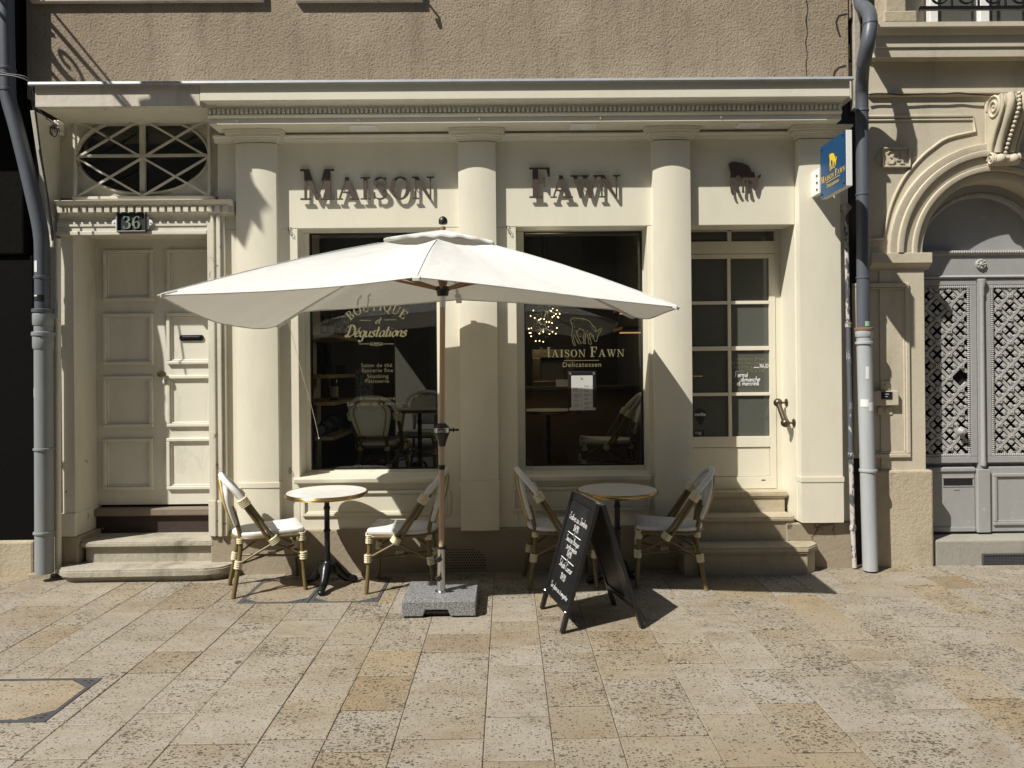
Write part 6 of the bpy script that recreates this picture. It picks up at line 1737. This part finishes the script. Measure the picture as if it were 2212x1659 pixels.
# wire hooks on the frieze
for i,(u,v,lab) in enumerate(((628,500,'small wire hook left of the left window, near the first column'),(1100,497,'small wire hook beside the middle column, left of the right window'),(627,1018,'small wire loop low on the panel left of the left window sill'))):
    c = at(u,v,YW-.004); k = thing('wire_hook',lab,'hook',tuple(c))
    pts = ((-.012,.035),(-.02,.03),(-.012,.0),(.0,-.03),(.012,-.038),(.016,-.02),(.008,.0)) if i < 2 else ((0,.02),(-.01,.0),(0,-.02),(.01,-.004),(0,.018),(-.008,.025))
    part('wire', MB().tube(smooth_line([(c.x+a,c.y-.006,c.z+b) for a,b in pts],3),.0025,5), M['iron'], k)
    part('screw_eye', MB().lathe([(.004,0),(.004,.008)],(c.x,YW+.0015,c.z+.03),6,'y'), M['iron'], k)

# ------------------------------------------------------------ chalkboard A-frame
AB = thing('chalkboard_sign','black A-frame chalkboard with white handwritten menu standing on the pavement','chalkboard',(.54,4.7,0))
f1, f2 = gnd(1169,1313), gnd(1213,1370)           # left board feet: far, near
g1, g2 = gnd(1324,1304), gnd(1389,1359)           # right board feet
t1 = at(1240,1061,4.955); t2 = at(1299,1091,4.455)
def board(a, b, t_a, t_b, side, writing):
    """a far foot, b near foot, t_a / t_b the top corners"""
    ex = (b-a)+(t_b-t_a); ex.normalize()
    upv = ((t_a-a)+(t_b-b)); ln = upv.length/2; upv.normalize()
    nrm = ex.cross(upv).normalized()
    if nrm.x*side < 0: nrm = -nrm
    o0 = a; W_ = (b-a).length
    def P(x, z, d): return o0+ex*x+upv*z+nrm*d
    def bar(x0,x1,z0,z1,d0,d1):
        c = P((x0+x1)/2,(z0+z1)/2,(d0+d1)/2)
        return MB().obox(c, ex*(x1-x0)/2, upv*(z1-z0)/2, nrm*(d1-d0)/2)
    for x0 in (0,W_-.040): part('frame_post', bar(x0,x0+.040,0,ln,-.012,.014), M['frame_black'], AB, bevel=.003)
    part('frame_rail', bar(.0405,W_-.0405,ln-.045,ln,-.011,.013), M['frame_black'], AB, bevel=.003)
    part('frame_rail', bar(.0405,W_-.0405,.125,.165,-.011,.013), M['frame_black'], AB, bevel=.003)
    bd = part('board', bar(.038,W_-.038,.163,ln-.043,-.003,.004), M['chalkboard'], AB)
    if writing:
        mb = MB(); k = [0]
        def wr(s, zc, size, wd, xc, tilt=0):
            size *= .92; wd *= .60
            ps, wl = hand(s, size, wd, .15, None, .05)
            x0 = xc-wl/2
            flat(mb, ps, lambda a_,b_,e: P(x0+a_, zc+b_-tilt*a_, .0044+e), .00008)
        xm = W_/2
        wr('Endives au Jambon', ln-.175, .050, .0050, xm)
        wr('10\u20ac90', ln-.235, .048, .0055, xm)
        wr('Saucisse Basque', ln-.315, .044, .0048, xm); wr('pur\u00e9e maison', ln-.358, .042, .0048, xm+.02); wr('10\u20ac90', ln-.405, .045, .0050, xm)
        wr('Salade Caesar', ln-.490, .050, .0050, xm); wr('10\u20ac90', ln-.560, .048, .0050, xm)
        wr('Sur place ou \u00e0 emporter', .183, .040, .0046, xm)
        for zz in (ln-.258, ln-.430):
            for x0,x1 in ((xm-.13,xm-.015),(xm+.015,xm+.13)): flat(mb, [[(x0,zz-.002),(x1,zz-.003),(x1,zz+.002),(x0,zz+.003)]], lambda a_,b_,e: P(a_,b_,.0046))
            for dz in (-.012,.0,.012): flat(mb, [rc(xm-.003,xm+.003,zz+dz-.003,zz+dz+.003)], lambda a_,b_,e: P(a_,b_,.0046))
        part('chalk_lettering', mb, M['chalk'], bd)
        mb = MB()
        for x_ in (.02,W_-.02):
            c = P(x_,.13,.0145); mb.ball(c,.007,8)
        part('bolt', mb, M['steel'], AB)
    return P, ln, W_
off = V3((.016,0,.0))
board(f1, f2, t1-off, t2-off, -1, True)
board(g1, g2, t1+off, t2+off, 1, False)
mb = MB()
for tq in (t1,t2):
    d_ = (t2-t1).normalized(); c = tq+(t2-t1)*(.1 if tq is t1 else -.1)
    mb.tube([c-d_*.03+V3((0,0,-.004)), c+d_*.03+V3((0,0,-.004))],.008,8)
part('hinge', mb, M['steel'], AB, kind='stuff')
ch = MB(); c0 = f1*.88+t1*.12+(f2-f1)*.06; c1 = g1*.88+t1*.12+(g2-g1)*.06
for i in range(30):
    f = (i+.5)/30; p = c0*(1-f)+c1*f+V3((0,0,-.07*math.sin(pi*f)))
    ch.tube([p+V3((.0085*math.cos(q), .003*math.sin(q) if i % 2 else 0, .003*math.sin(q) if not i % 2 else 0)) for q in [j*pi/4 for j in range(9)]],.0014,4)
part('chain', ch, M['steel'], AB)
